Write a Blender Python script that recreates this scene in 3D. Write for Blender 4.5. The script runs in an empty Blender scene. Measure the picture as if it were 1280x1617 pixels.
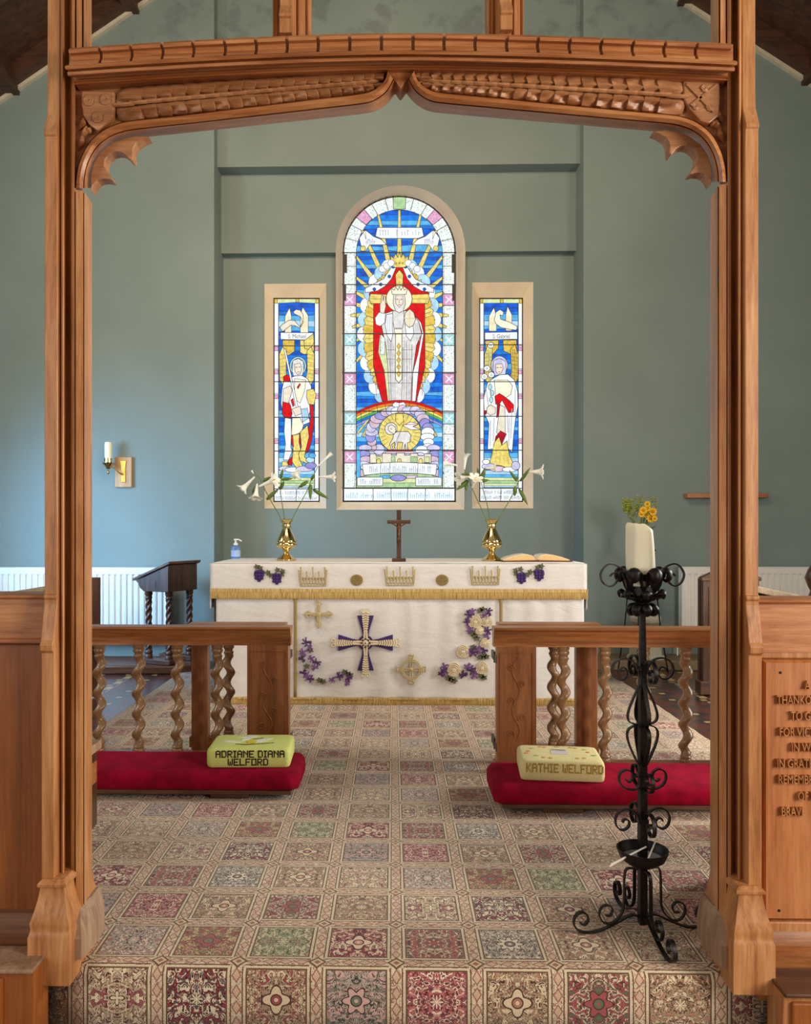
import bpy, bmesh, math, random
from math import sin, cos, pi, radians, tan, atan2, hypot
from mathutils import Vector, Matrix, noise as mnoise
random.seed(7)
C = bpy.context.scene.collection
# ---------------------------------------------------------------- camera model
FOC = 1285.0; TH = radians(1.3); PX = 621 - FOC*tan(TH); PY = 833.0; HC = 1.27
FW = Vector((-sin(TH), cos(TH), 0)); RT = Vector((cos(TH), sin(TH), 0))
def P(px, py, Y):
    d = FW + RT*((px-PX)/FOC) + Vector((0, 0, 1))*((PY-py)/FOC)
    t = Y/d.y
    return Vector((d.x*t, Y, HC+d.z*t))
def X(px, Y): return P(px, PY, Y).x
def Z(py, Y, px=633): return P(px, py, Y).z
def lin(c): return c/12.92 if c <= .04045 else ((c+.055)/1.055)**2.4
def S(r, g, b): return (lin(r/255), lin(g/255), lin(b/255), 1)

# ---------------------------------------------------------------- node helpers
class NT:
    def __init__(s, name):
        s.m = bpy.data.materials.new(name); s.m.use_nodes = True
        s.t = s.m.node_tree; s.t.nodes.clear()
        s.out = s.t.nodes.new('ShaderNodeOutputMaterial')
    def n(s, typ, **kw):
        nd = s.t.nodes.new('ShaderNode'+typ)
        for k, v in kw.items(): setattr(nd, k, v)
        return nd
    def l(s, a, b): s.t.links.new(a, b)
    def put(s, sock, v):
        if isinstance(v, bpy.types.NodeSocket): s.l(v, sock)
        else: sock.default_value = v
    def m_(s, op, a, b=0.0, c=0.0, clamp=False):
        nd = s.n('Math', operation=op, use_clamp=clamp)
        s.put(nd.inputs[0], a); s.put(nd.inputs[1], b); s.put(nd.inputs[2], c)
        return nd.outputs[0]
    def mix(s, f, a, b):
        nd = s.n('Mix', data_type='RGBA'); s.put(nd.inputs[0], f)
        s.put(nd.inputs[6], a); s.put(nd.inputs[7], b); return nd.outputs[2]
    def ramp(s, f, stops, interp='LINEAR'):
        nd = s.n('ValToRGB'); cr = nd.color_ramp; cr.interpolation = interp
        while len(cr.elements) > 1: cr.elements.remove(cr.elements[-1])
        cr.elements[0].position = stops[0][0]; cr.elements[0].color = stops[0][1]
        for p, c in stops[1:]:
            e = cr.elements.new(p); e.color = c
        s.put(nd.inputs[0], f); return nd.outputs[0]
    def coord(s, which='Object', scale=(1, 1, 1), loc=(0, 0, 0)):
        tc = s.n('TexCoord'); mp = s.n('Mapping')
        mp.inputs['Scale'].default_value = scale; mp.inputs['Location'].default_value = loc
        s.l(tc.outputs[which], mp.inputs[0]); return mp.outputs[0]
    def noise(s, vec, scale, detail=3, rough=.5, dist=0):
        nd = s.n('TexNoise'); s.l(vec, nd.inputs['Vector'])
        nd.inputs['Scale'].default_value = scale; nd.inputs['Detail'].default_value = detail
        nd.inputs['Roughness'].default_value = rough; nd.inputs['Distortion'].default_value = dist
        return nd.outputs[0]
    def bump(s, h, strength, dist=.01):
        nd = s.n('Bump'); nd.inputs['Strength'].default_value = strength
        nd.inputs['Distance'].default_value = dist; s.put(nd.inputs['Height'], h); return nd.outputs[0]
    def bsdf(s, color, rough=.5, metal=0.0, normal=None, **kw):
        b = s.n('BsdfPrincipled'); s.put(b.inputs['Base Color'], color)
        s.put(b.inputs['Roughness'], rough); s.put(b.inputs['Metallic'], metal)
        if normal is not None: s.l(normal, b.inputs['Normal'])
        for k, v in kw.items(): s.put(b.inputs[k], v)
        s.l(b.outputs[0], s.out.inputs[0]); return s.m

def simple(name, col, rough=.5, metal=0.0, var=.12, scale=20, bump=0.0, bscale=200, **kw):
    t = NT(name); v = t.coord()
    n = t.noise(v, scale, 4)
    d = tuple(c*(1-var) for c in col[:3])+(1,); h = tuple(min(1, c*(1+var)) for c in col[:3])+(1,)
    c = t.ramp(n, [(.3, d), (.7, h)])
    nm = t.bump(t.noise(v, bscale, 2), bump) if bump else None
    return t.bsdf(c, rough, metal, nm, **kw)

def wood(name, dark, mid, light, axis='z', rough=.38, grain=1.0, coat=.15):
    t = NT(name)
    sc = {'x': (1.2, 16, 16), 'y': (16, 1.2, 16), 'z': (16, 16, 1.2)}[axis]
    v = t.coord('Object', sc, (3.1, 1.7, .4))
    n1 = t.noise(v, 1.3*grain, 5, .6, .6)
    n2 = t.noise(v, 7*grain, 4, .65, .3)
    f = t.m_('ADD', t.m_('MULTIPLY', n1, .62), t.m_('MULTIPLY', n2, .38))
    c = t.ramp(f, [(.30, dark), (.47, mid), (.66, light)])
    nm = t.bump(n2, .16, .004)
    r = t.m_('ADD', rough-.06, t.m_('MULTIPLY', n1, .16))
    return t.bsdf(c, r, 0, nm, **{'Coat Weight': coat, 'Coat Roughness': .3})

# ---------------------------------------------------------------- mesh builder
class MB:
    def __init__(s): s.bm = bmesh.new(); s.mi = 0
    def face(s, vs):
        try:
            f = s.bm.faces.new(vs); f.material_index = s.mi; return f
        except ValueError: return None
    def v(s, p): return s.bm.verts.new(p)
    def loft(s, rings, cap=True, closed=True, loop=False):
        R = [[s.v(p) for p in r] for r in rings]
        n = len(R[0]); m = len(R)
        for i in range(m if loop else m-1):
            a, b = R[i], R[(i+1) % m]
            for j in range(n if closed else n-1):
                k = (j+1) % n; s.face([a[j], a[k], b[k], b[j]])
        if cap and not loop and closed:
            s.face(R[0][::-1]); s.face(R[-1])
        return R
    def box(s, x0, x1, y0, y1, z0, z1):
        s.loft([[(x0, y0, z), (x1, y0, z), (x1, y1, z), (x0, y1, z)] for z in (z0, z1)])
    def prism_y(s, pts, y0, y1):
        s.loft([[(p[0], y, p[1]) for p in pts] for y in (y0, y1)])
    def prism_z(s, pts, z0, z1):
        s.loft([[(p[0], p[1], z) for p in pts] for z in (z0, z1)])
    def prism_x(s, pts, x0, x1):
        s.loft([[(x, p[0], p[1]) for p in pts] for x in (x0, x1)])
    def tube(s, path, r, n=8, cap=True, flat=1.0):
        path = [Vector(p) for p in path]; rings = []; up = None
        for i, p in enumerate(path):
            d = (path[min(i+1, len(path)-1)]-path[max(i-1, 0)]).normalized()
            if up is None:
                up = Vector((0, 0, 1)) if abs(d.z) < .9 else Vector((0, 1, 0))
            a = (up-d*up.dot(d)).normalized(); b = d.cross(a); up = a
            rr = r[i] if isinstance(r, (list, tuple)) else r
            rings.append([p+a*(cos(2*pi*k/n)*rr)+b*(sin(2*pi*k/n)*rr*flat) for k in range(n)])
        s.loft(rings, cap)
    def strap(s, path, side, w, t):
        path = [Vector(p) for p in path]; side = Vector(side).normalized(); rings = []
        for i, p in enumerate(path):
            d = (path[min(i+1, len(path)-1)]-path[max(i-1, 0)]).normalized()
            nn = d.cross(side).normalized()
            ww = w[i] if isinstance(w, (list, tuple)) else w
            rings.append([p+side*ww/2+nn*t/2, p-side*ww/2+nn*t/2, p-side*ww/2-nn*t/2, p+side*ww/2-nn*t/2])
        s.loft(rings)
    def lathe(s, prof, c, n=24, cap=True, fn=None):
        c = Vector(c); rings = []
        for r, z in prof:
            rg = []
            for k in range(n):
                a = 2*pi*k/n; q = r*(fn(a, z) if fn else 1)
                rg.append(c+Vector((cos(a)*q, sin(a)*q, z)))
            rings.append(rg)
        s.loft(rings, cap)
    def ball(s, c, rx, ry=None, rz=None, n=12, m=8):
        ry = ry or rx; rz = rz or rx; c = Vector(c)
        rings = []
        for i in range(1, m):
            a = pi*i/m
            rings.append([c+Vector((rx*sin(a)*cos(2*pi*k/n), ry*sin(a)*sin(2*pi*k/n), -rz*cos(a))) for k in range(n)])
        R = s.loft(rings, False)
        b = s.v(c-Vector((0, 0, rz))); t = s.v(c+Vector((0, 0, rz)))
        for k in range(n):
            s.face([b, R[0][(k+1) % n], R[0][k]]); s.face([t, R[-1][k], R[-1][(k+1) % n]])
    def grid(s, fn, nu, nv):
        g = [[s.v(fn(i/nu, j/nv)) for i in range(nu+1)] for j in range(nv+1)]
        for j in range(nv):
            for i in range(nu): s.face([g[j][i], g[j][i+1], g[j+1][i+1], g[j+1][i]])
    def build(s, name, mats, parent=None, smooth=35, bevel=0, seg=2, solid=0, recalc=True, base=None, subsurf=0):
        me = bpy.data.meshes.new(name)
        if recalc: bmesh.ops.recalc_face_normals(s.bm, faces=s.bm.faces)
        co = [v.co for v in s.bm.verts]
        if parent is not None: off = Vector(parent.get('_w', (0, 0, 0)))
        elif base is not None: off = Vector(base)
        else:
            lo = [min(c[i] for c in co) for i in range(3)]; hi = [max(c[i] for c in co) for i in range(3)]
            off = Vector(((lo[0]+hi[0])/2, (lo[1]+hi[1])/2, lo[2]))
        for v in s.bm.verts: v.co = v.co-off
        s.bm.to_mesh(me); s.bm.free()
        for m in (mats if isinstance(mats, (list, tuple)) else [mats]): me.materials.append(m)
        if smooth:
            for p in me.polygons: p.use_smooth = True
            me.set_sharp_from_angle(angle=radians(smooth))
        o = bpy.data.objects.new(name, me); C.objects.link(o)
        if parent is not None: o.parent = parent; o['_w'] = parent.get('_w', (0, 0, 0))
        else: o.location = off; o['_w'] = tuple(off)
        if bevel:
            b = o.modifiers.new('bevel', 'BEVEL'); b.width = bevel; b.segments = seg; b.limit_method = 'ANGLE'; b.angle_limit = radians(40)
        if solid:
            b = o.modifiers.new('solid', 'SOLIDIFY'); b.thickness = solid; b.offset = 0
        if subsurf:
            b = o.modifiers.new('sub', 'SUBSURF'); b.levels = subsurf; b.render_levels = subsurf
        return o

def tag(o, label=None, cat=None, group=None, kind=None):
    if label: o['label'] = label
    if cat: o['category'] = cat
    if group: o['group'] = group
    if kind: o['kind'] = kind
    return o
def thing(name, loc, label, cat, group=None):
    o = bpy.data.objects.new(name, None); C.objects.link(o); o.location = loc
    o['_w'] = tuple(loc); o.empty_display_size = .05
    return tag(o, label, cat, group)
def copy_tree(o, parent=None, off=(0, 0, 0)):
    c = o.copy(); C.objects.link(c)
    if parent is not None: c.parent = parent
    else:
        c.location = o.location+Vector(off); c['_w'] = tuple(c.location)
    for ch in list(o.children): copy_tree(ch, c)
    return c
def dupe_part(o, off):
    c = o.copy(); C.objects.link(c); c.location = o.location+Vector(off); return c
def smoothstep(a, b, x):
    t = max(0, min(1, (x-a)/(b-a))); return t*t*(3-2*t)
def spline(pts, n=8):
    pts = [Vector(p) for p in pts]; out = []
    for i in range(len(pts)-1):
        p0 = pts[max(i-1, 0)]; p1 = pts[i]; p2 = pts[i+1]; p3 = pts[min(i+2, len(pts)-1)]
        for k in range(n):
            t = k/n
            out.append(.5*((2*p1)+(p2-p0)*t+(2*p0-5*p1+4*p2-p3)*t*t+(3*p1-p0-3*p2+p3)*t**3))
    out.append(pts[-1]); return out
def text_bm(body, size, extrude, spacing=1.0, align='LEFT'):
    cu = bpy.data.curves.new('t', 'FONT'); cu.body = body; cu.size = size; cu.extrude = extrude
    cu.space_character = spacing; cu.align_x = align; cu.resolution_u = 3
    o = bpy.data.objects.new('t', cu); C.objects.link(o)
    dg = bpy.context.evaluated_depsgraph_get()
    me = bpy.data.meshes.new_from_object(o.evaluated_get(dg))
    b = MB(); b.bm.from_mesh(me)
    bpy.data.objects.remove(o); bpy.data.curves.remove(cu); bpy.data.meshes.remove(me)
    return b

# ---------------------------------------------------------------- materials
W_V = wood('oak upright', S(116, 66, 31), S(176, 116, 67), S(208, 152, 100), 'z')
W_H = wood('oak level', S(112, 58, 27), S(167, 102, 56), S(202, 142, 90), 'x')
W_CARVE = wood('oak carved', S(118, 70, 40), S(164, 110, 70), S(194, 142, 98), 'x', .42)
W_PANEL = wood('oak panel', S(112, 58, 22), S(148, 82, 34), S(168, 100, 48), 'z', .34, .7)
W_WORN = wood('worn oak', S(112, 84, 62), S(150, 116, 90), S(180, 150, 124), 'z', .6, 1, 0)
W_RAIL = wood('rail oak', S(98, 52, 24), S(144, 86, 44), S(182, 122, 72), 'x', .33)
W_RAILV = wood('rail oak upright', S(96, 50, 26), S(140, 84, 46), S(170, 110, 68), 'z', .35)
W_TWIST = wood('twist oak', S(104, 74, 46), S(148, 110, 74), S(176, 138, 98), 'z', .28, .6, .4)
W_DARK = wood('dark oak', S(42, 22, 14), S(70, 42, 28), S(100, 66, 46), 'z', .36)
W_DARKH = wood('dark oak level', S(48, 26, 16), S(82, 50, 34), S(116, 78, 54), 'x', .36)
W_PALE = wood('pale bookrest', S(130, 116, 92), S(172, 158, 130), S(200, 188, 162), 'y', .5)
W_ROOF = wood('roof timber', S(38, 20, 12), S(66, 38, 24), S(92, 56, 38), 'x', .6)
BRASS = simple('polished brass', S(222, 194, 132), .12, 1.0, .05)
BRASSD = simple('old brass', S(190, 150, 70), .3, 1.0, .1)
IRON = simple('black wrought iron', S(44, 40, 40), .38, .75, .3, 60, .15, 300)
WAX = simple('ivory wax', S(255, 244, 218), .45, 0, .03, 6, **{'Subsurface Weight': .6, 'Subsurface Radius': (.03, .02, .01), 'Subsurface Scale': .5})
WHITE_PAINT = simple('white enamel', S(236, 234, 230), .35, 0, .02)
VELVET = simple('crimson velvet', S(138, 6, 38), .9, 0, .3, 14, .25, 260, **{'Sheen Weight': .25, 'Sheen Roughness': .4, 'Sheen Tint': S(220, 40, 80), 'Specular IOR Level': .1})
def cloth_mat(name, c):
    t = NT(name); v = t.coord('Object'); v2 = t.coord('Object', (2, 2, 5)); w = t.noise(v2, 2.2, 2, .5, 1.0); f = t.noise(v, 220, 2); br = t.noise(v, 26, 2, .5, 2)
    col = t.ramp(br, [(.4, tuple(x*.955 for x in c[:3])+(1,)), (.6, c)])
    b1 = t.bump(w, .20, .03); nd = t.n('Bump'); nd.inputs['Strength'].default_value = .25; nd.inputs['Distance'].default_value = .004; t.l(f, nd.inputs['Height']); t.l(b1, nd.inputs['Normal'])
    return t.bsdf(col, .75, 0, nd.outputs[0])
LINEN = cloth_mat('cream brocade', S(228, 224, 220))
FAIR = simple('white linen', S(240, 238, 234), .8, 0, .02, 8, .1, 300)
def strands(name, c0, c1, c2):
    t = NT(name); v = t.coord('Object', (260, 260, 9)); n = t.noise(v, 1.0, 2, .5)
    return t.bsdf(t.ramp(n, [(.32, c0), (.5, c1), (.66, c2)]), .6, .1, t.bump(n, .6, .004))
GOLDF = strands('gold fringe', S(158, 122, 64), S(206, 172, 102), S(232, 206, 142))
GOLDTHREAD = simple('gold thread', S(206, 186, 136), .5, .2, .25, 120, .5, 400)
GOLDDARK = simple('dark gold braid', S(160, 134, 82), .6, .1, .15, 100, .3, 400)
CREAMTHREAD = simple('cream thread', S(232, 216, 182), .6, 0, .15, 120, .4, 400)
PURPLE = simple('purple applique', S(64, 34, 104), .7, 0, .2, 60, .3, 400)
PURPLEL = simple('lilac thread', S(126, 82, 142), .7, 0, .35, 120, .3, 400)
GREYGREEN = simple('grey green thread', S(92, 92, 64), .7, 0, .35, 100, .3, 400)
STONE = simple('pale stone', S(196, 188, 168), .8, 0, .12, 9, .2, 60)
FRAME = simple('cream stone dressing', S(222, 206, 180), .75, 0, .07, 5, .08, 40)
PETAL = simple('white lily petal', S(252, 248, 236), .5, 0, .05, 30, **{'Subsurface Weight': .2, 'Subsurface Scale': .02})
STEM = simple('lily stem', S(96, 122, 58), .5, 0, .15)
LEAF = simple('lily leaf', S(86, 112, 40), .45, 0, .2)
POLLEN = simple('lily anther', S(214, 170, 40), .6)
# ================================================================ SETTING
def paint():
    t = NT('teal wall paint'); v = t.coord('Object')
    n = t.noise(v, 1.1, 5, .55); n2 = t.noise(v, 4.0, 5, .6)
    c = t.ramp(n, [(.3, S(121, 137, 133)), (.55, S(127, 143, 139)), (.75, S(133, 149, 144))])
    # grey damp blotches high on the gable
    sep = t.n('SeparateXYZ'); t.l(v, sep.inputs[0])
    hi = t.m_('MULTIPLY_ADD', sep.outputs[2], 1.6, -8.75, True)
    bl = t.m_('MULTIPLY', t.ramp(n2, [(.50, (0, 0, 0, 1)), (.60, (1, 1, 1, 1))]), hi)
    c = t.mix(t.m_('MULTIPLY', bl, .4), c, S(88, 96, 100))
    nm = t.bump(t.noise(v, 30, 4), .08, .01)
    return t.bsdf(c, .7, 0, nm)
PAINT = paint()
def struct(name, b, m, **kw):
    o = b.build(name, m, base=(0, 0, 0), **kw); return tag(o, kind='structure')

YW = 7.70; YP0 = 7.84; YP1 = 8.02; YP2 = 8.12
xl = X(338, YW); xr = X(921, YW)
def roofz(x): return 5.62+.66*(3.72-abs(x-.12))
WX = 4.35
zl1 = Z(398, YP1); zl0 = Z(261, YP0)
win = {'l': (X(417.5, YP2), X(515, YP2), Z(803, YP2), Z(447, YP2)), 'r': (X(745, YP2), X(841.5, YP2), Z(803, YP2), Z(447, YP2))}
cx0, cx1, cz0 = X(531, YP2), X(733, YP2), Z(805, YP2)
ccx = (cx0+cx1)/2; cr = (cx1-cx0)/2; csz = Z(293, YP1)-cr
b = MB()
# outer wall either side
for a, c in ((-WX, xl), (xr, WX)):
    b.prism_y([(a, -.2), (c, -.2), (c, roofz(c)+.1), (a, roofz(a)+.1)], YW, 8.6)
# stepped recess: top, middle
b.prism_y([(xl, zl0), (xr, zl0), (xr, roofz(xr)+.1), (.12, roofz(.12)+.1), (xl, roofz(xl)+.1)], YP0, 8.6)
arc = [(ccx+cr*cos(a), csz+cr*sin(a)) for a in [pi-pi*i/40 for i in range(41)]]
arc = [(p[0], max(p[1], zl1)) for p in arc]
b.prism_y([(xl, zl1), (arc[0][0], zl1), (arc[0][0], zl0), (xl, zl0)], YP1, 8.6)
b.prism_y([(arc[-1][0], zl1), (xr, zl1), (xr, zl0), (arc[-1][0], zl0)], YP1, 8.6)
for p, q in zip(arc, arc[1:]): b.prism_y([p, q, (q[0], zl0), (p[0], zl0)], YP1, 8.6)
# lower plane, around three openings
l, r = win['l'], win['r']
zt = zl1+.01
for x0, x1, z0, z1 in [(xl, l[0], -.2, zt), (l[0], l[1], -.2, l[2]), (l[0], l[1], l[3], zt), (l[1], cx0, -.2, zt), (cx0, cx1, -.2, cz0),
                       (cx1, r[0], -.2, zt), (r[0], r[1], -.2, r[2]), (r[0], r[1], r[3], zt), (r[1], xr, -.2, zt)]:
    b.box(x0, x1, YP2, 8.6, z0, z1)
struct('wall_east', b, PAINT, smooth=0)

# side walls with a daylight window each, plus an added high one on the left
def side_wall(name, sx, wins):
    b = MB(); a, c = sorted((sx*WX, sx*(WX+.35))); y = 2.6; zt = roofz(WX)+.1
    for wy0, wy1, wz0, wz1 in wins:
        b.box(a, c, y, wy0, -.2, zt); b.box(a, c, wy0, wy1, -.2, wz0); b.box(a, c, wy0, wy1, wz1, zt); y = wy1
    b.box(a, c, y, 8.6, -.2, zt)
    struct(name, b, PAINT, smooth=0)
side_wall('wall_left', -1, [(3.2, 4.5, 2.0, 4.0), (5.0, 6.3, .95, 2.3)])  # first opening is an unseen window, added to brighten the upper left wall
side_wall('wall_right', 1, [(3.5, 5.0, 1.2, 3.0)])

# roof: dark boarding, rafters, purlins, pale plaster edge
b = MB(); ax = .12; ex = 4.6
for sx in (-1, 1):
    p = [(ax, roofz(ax)), (ax+sx*ex, roofz(ax+sx*ex)), (ax+sx*ex, roofz(ax+sx*ex)+.12), (ax, roofz(ax)+.12)]
    b.prism_y(p, 2.45, 8.6)
    for y in (3.1, 4.3, 5.5, 6.7, 7.62):
        q = [(ax, roofz(ax)-.16), (ax+sx*ex, roofz(ax+sx*ex)-.16), (ax+sx*ex, roofz(ax+sx*ex)+.02), (ax, roofz(ax)+.02)]
        b.prism_y(q, y-.07, y+.07)
    for d in (1.3, 2.6, 3.75):
        z = roofz(ax+sx*d)
        b.box(ax+sx*d-.06, ax+sx*d+.06, 2.45, 8.0, z-.2, z+.05)
struct('ceiling', b, W_ROOF, smooth=0)
b = MB()
for sx in (-1, 1):
    e0, e1 = ax+sx*1.0, ax+sx*ex
    b.prism_y([(e0, roofz(e0)-.155), (e1, roofz(e1)-.155), (e1, roofz(e1)-.20), (e0, roofz(e0)-.20)], 7.66, 7.72)
struct('trim_1', b, STONE, smooth=0)

# tiled floor: red, black and buff encaustic tiles, diagonal
def tiles():
    t = NT('encaustic tiles'); tc = t.n('TexCoord'); mp = t.n('Mapping')
    mp.inputs['Rotation'].default_value = (0, 0, pi/4); mp.inputs['Scale'].default_value = (6.2, 6.2, 6.2)
    t.l(tc.outputs['Object'], mp.inputs[0]); sep = t.n('SeparateXYZ'); t.l(mp.outputs[0], sep.inputs[0])
    u, w = sep.outputs[0], sep.outputs[1]
    ch = t.m_('MODULO', t.m_('ABSOLUTE', t.m_('ADD', t.m_('FLOOR', u), t.m_('FLOOR', w))), 2.0)
    fu = t.m_('ABSOLUTE', t.m_('SUBTRACT', t.m_('FRACT', u), .5)); fw = t.m_('ABSOLUTE', t.m_('SUBTRACT', t.m_('FRACT', w), .5))
    c = t.mix(ch, S(96, 48, 38), S(58, 44, 42))
    strip = t.m_('LESS_THAN', t.m_('FRACT', t.m_('MULTIPLY', t.m_('ADD', u, w), .25)), .14)
    c = t.mix(t.m_('MULTIPLY', strip, t.m_('GREATER_THAN', t.m_('ADD', fu, fw), .5)), c, S(206, 174, 120))
    inset = t.m_('LESS_THAN', t.m_('ADD', fu, fw), .2)
    c = t.mix(t.m_('MULTIPLY', inset, ch), c, S(190, 158, 108))
    g = t.m_('GREATER_THAN', t.m_('MAXIMUM', fu, fw), .485)
    c = t.mix(g, c, S(70, 62, 56))
    return t.bsdf(c, .3)
b = MB(); b.box(-WX, WX, 2.345, 8.6, -.2, 0)
struct('floor', b, tiles(), smooth=0)
b = MB(); b.box(-3.2, 3.2, -3.5, 2.30, -.24, -.18)
struct('floor_nave', b, W_DARKH, smooth=0)
# low step along the foot of the east wall
b = MB(); b.box(xr-.15, WX, 7.28, YW, 0, .085)
struct('trim_2', b, simple('worn step', S(124, 104, 78), .6, 0, .2, 6), bevel=.008, smooth=0)

# ---------------------------------------------------------------- carpet
TL = .2286
def carpet_mat():
    t = NT('woven carpet'); uv = t.n('UVMap'); sep = t.n('SeparateXYZ'); t.l(uv.outputs[0], sep.inputs[0])
    u, v = sep.outputs[0], sep.outputs[1]
    M = t.m_
    iu, iv = M('FLOOR', u), M('FLOOR', v)
    x, y = M('SUBTRACT', M('FRACT', u), .5), M('SUBTRACT', M('FRACT', v), .5)
    ax, ay = M('ABSOLUTE', x), M('ABSOLUTE', y); mx = M('MAXIMUM', ax, ay); mn = M('MINIMUM', ax, ay)
    odd = M('FLOORED_MODULO', iv, 2.0)
    sh = M('MULTIPLY', M('FLOOR', M('MULTIPLY', iv, .5)), 4.0)
    k1 = M('FLOORED_MODULO', M('ADD', M('ADD', iu, 1.0), sh), 8.0)
    k2 = M('FLOORED_MODULO', M('ADD', M('SUBTRACT', iu, 1.0), sh), 8.0)
    k = M('ADD', M('MULTIPLY', M('SUBTRACT', 1.0, odd), k1), M('MULTIPLY', odd, M('ADD', k2, 8.0)))   # 0..15
    kk = M('DIVIDE', M('ADD', k, .5), 16.0)
    RED, ROSE, GREY, BRN, TAN = S(140, 20, 40), S(212, 192, 160), S(172, 160, 146), S(168, 136, 104), S(198, 174, 138)
    GR2, YEL, GRN, PNK = S(186, 170, 154), S(200, 176, 122), S(150, 158, 116), S(190, 92, 92)
    bgs = [RED, ROSE, GREY, BRN, TAN, GR2, YEL, GRN, RED, BRN, GREY, PNK, BRN, ROSE, BRN, TAN]
    inks = [S(60, 14, 24), S(84, 48, 38), S(64, 46, 48), S(76, 48, 34), S(80, 48, 38), S(70, 42, 44), S(92, 64, 36), S(60, 62, 40),
            S(54, 12, 24), S(80, 46, 36), S(60, 50, 48), S(96, 28, 36), S(74, 48, 34), S(82, 44, 38), S(78, 50, 32), S(86, 44, 40)]
    his = [S(226, 196, 166), S(168, 56, 62), S(220, 204, 178), S(218, 196, 158), S(228, 210, 174), S(222, 202, 178), S(166, 66, 66), S(206, 200, 160),
           S(222, 206, 172), S(216, 190, 152), S(206, 160, 150), S(234, 204, 178), S(216, 192, 154), S(160, 62, 66), S(214, 192, 154), S(226, 208, 172)]
    acc = [S(206, 130, 112), S(104, 116, 84), S(132, 104, 94), S(172, 110, 88), S(172, 84, 76), S(174, 112, 100), S(108, 130, 100), S(176, 110, 86),
           S(104, 106, 102), S(150, 60, 66), S(104, 116, 92), S(116, 50, 64), S(174, 112, 90), S(94, 106, 74), S(178, 118, 90), S(150, 74, 78)]
    R = lambda cs: t.ramp(kk, [(i/16.0, c) for i, c in enumerate(cs)], 'CONSTANT')
    bg, ink, hi, ac = R(bgs), R(inks), R(his), R(acc)
    # motif field, mirrored left-right (and top-bottom for about half of the designs)
    both = M('GREATER_THAN', M('FLOORED_MODULO', k, 2.0), .5)
    yy = M('ADD', M('MULTIPLY', both, ay), M('MULTIPLY', M('SUBTRACT', 1.0, both), y))
    cmb = t.n('CombineXYZ'); t.put(cmb.inputs[0], ax); t.put(cmb.inputs[1], yy); t.put(cmb.inputs[2], M('MULTIPLY', k, 3.37))
    f = t.noise(cmb.outputs[0], 9.5, 1.2, .5, 1.1); f2 = t.noise(cmb.outputs[0], 15, 1, .5, .9)
    col = bg
    inside = M('LESS_THAN', mx, .365)
    band = lambda a, lo, hi_: M('MULTIPLY', M('GREATER_THAN', a, lo), M('LESS_THAN', a, hi_))
    def over(mask, c):
        nonlocal col; col = t.mix(M('MULTIPLY', mask, inside), col, c)
    over(M('GREATER_THAN', f, .53), ink); over(M('GREATER_THAN', f, .565), hi); over(band(f, .63, .66), ink); over(M('GREATER_THAN', f, .66), ac)
    over(M('LESS_THAN', f, .43), ink); over(M('LESS_THAN', f, .405), ac); over(M('LESS_THAN', f, .35), hi)
    over(M('MULTIPLY', band(f2, .47, .51), M('LESS_THAN', f, .565)), ink); over(band(f2, .62, .7), hi)
    # central rosette
    rr = M('SQRT', M('ADD', M('MULTIPLY', x, x), M('MULTIPLY', y, y)))
    th = M('ARCTAN2', y, x)
    npet = M('ADD', 4.0, M('MULTIPLY', 2.0, M('FLOORED_MODULO', k, 3.0)))
    pr = M('ADD', .135, M('MULTIPLY', .035, M('COSINE', M('MULTIPLY', th, npet))))
    ros = M('LESS_THAN', M('FLOORED_MODULO', M('MULTIPLY', k, 7.0), 10.0), 4.5)
    rr = M('ADD', rr, M('MULTIPLY', M('SUBTRACT', 1.0, ros), .085))
    over(M('LESS_THAN', rr, M('ADD', pr, .022)), ink); over(M('LESS_THAN', rr, pr), hi)
    over(M('LESS_THAN', rr, .075), ink); over(M('LESS_THAN', rr, .058), ac); over(M('LESS_THAN', rr, .025), hi)
    # border lattice
    cream, rust, brn = S(214, 194, 160), S(154, 96, 76), S(106, 72, 50)
    other = M('ADD', M('MULTIPLY', M('GREATER_THAN', ax, ay), y), M('MULTIPLY', M('GREATER_THAN', ay, ax), x))
    dia = M('ADD', M('MULTIPLY', M('ABSOLUTE', M('SUBTRACT', M('FRACT', M('MULTIPLY', other, 5.0)), .5)), .13), M('SUBTRACT', .5, mx))
    nb = t.n('CombineXYZ'); t.put(nb.inputs[0], u); t.put(nb.inputs[1], v)
    fb = t.noise(nb.outputs[0], 14, 2, .5, .5)
    bc = t.mix(band(fb, .5, .56), cream, rust)
    bc = t.mix(M('MULTIPLY', M('LESS_THAN', dia, .062), M('LESS_THAN', mn, .40)), bc, rust)
    bc = t.mix(M('MULTIPLY', M('LESS_THAN', dia, .045), M('LESS_THAN', mn, .40)), bc, S(204, 168, 138))
    d = M('ADD', M('SUBTRACT', .5, ax), M('SUBTRACT', .5, ay))
    bc = t.mix(band(d, .085, .12), bc, brn); bc = t.mix(M('LESS_THAN', d, .085), bc, S(214, 186, 140)); bc = t.mix(M('LESS_THAN', d, .045), bc, rust)
    col = t.mix(M('GREATER_THAN', mx, .365), col, cream)
    col = t.mix(band(mx, .365, .385), col, brn); col = t.mix(M('GREATER_THAN', mx, .41), col, bc)
    col = t.mix(M('MULTIPLY', band(mx, .418, .434), M('LESS_THAN', mn, .405)), col, brn)
    # pile: small value speckle and bump
    ob = t.coord('Object'); p = t.noise(ob, 260, 2); wear = t.noise(ob, 1.4, 3)
    hsv = t.n('HueSaturation'); t.l(col, hsv.inputs['Color'])
    t.put(hsv.inputs['Value'], M('ADD', .80, M('ADD', M('MULTIPLY', p, .36), M('MULTIPLY', wear, .28))))
    hsv.inputs['Saturation'].default_value = .9
    return t.bsdf(hsv.outputs[0], .95, 0, t.bump(p, .5, .006), **{'Sheen Weight': .15})
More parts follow.
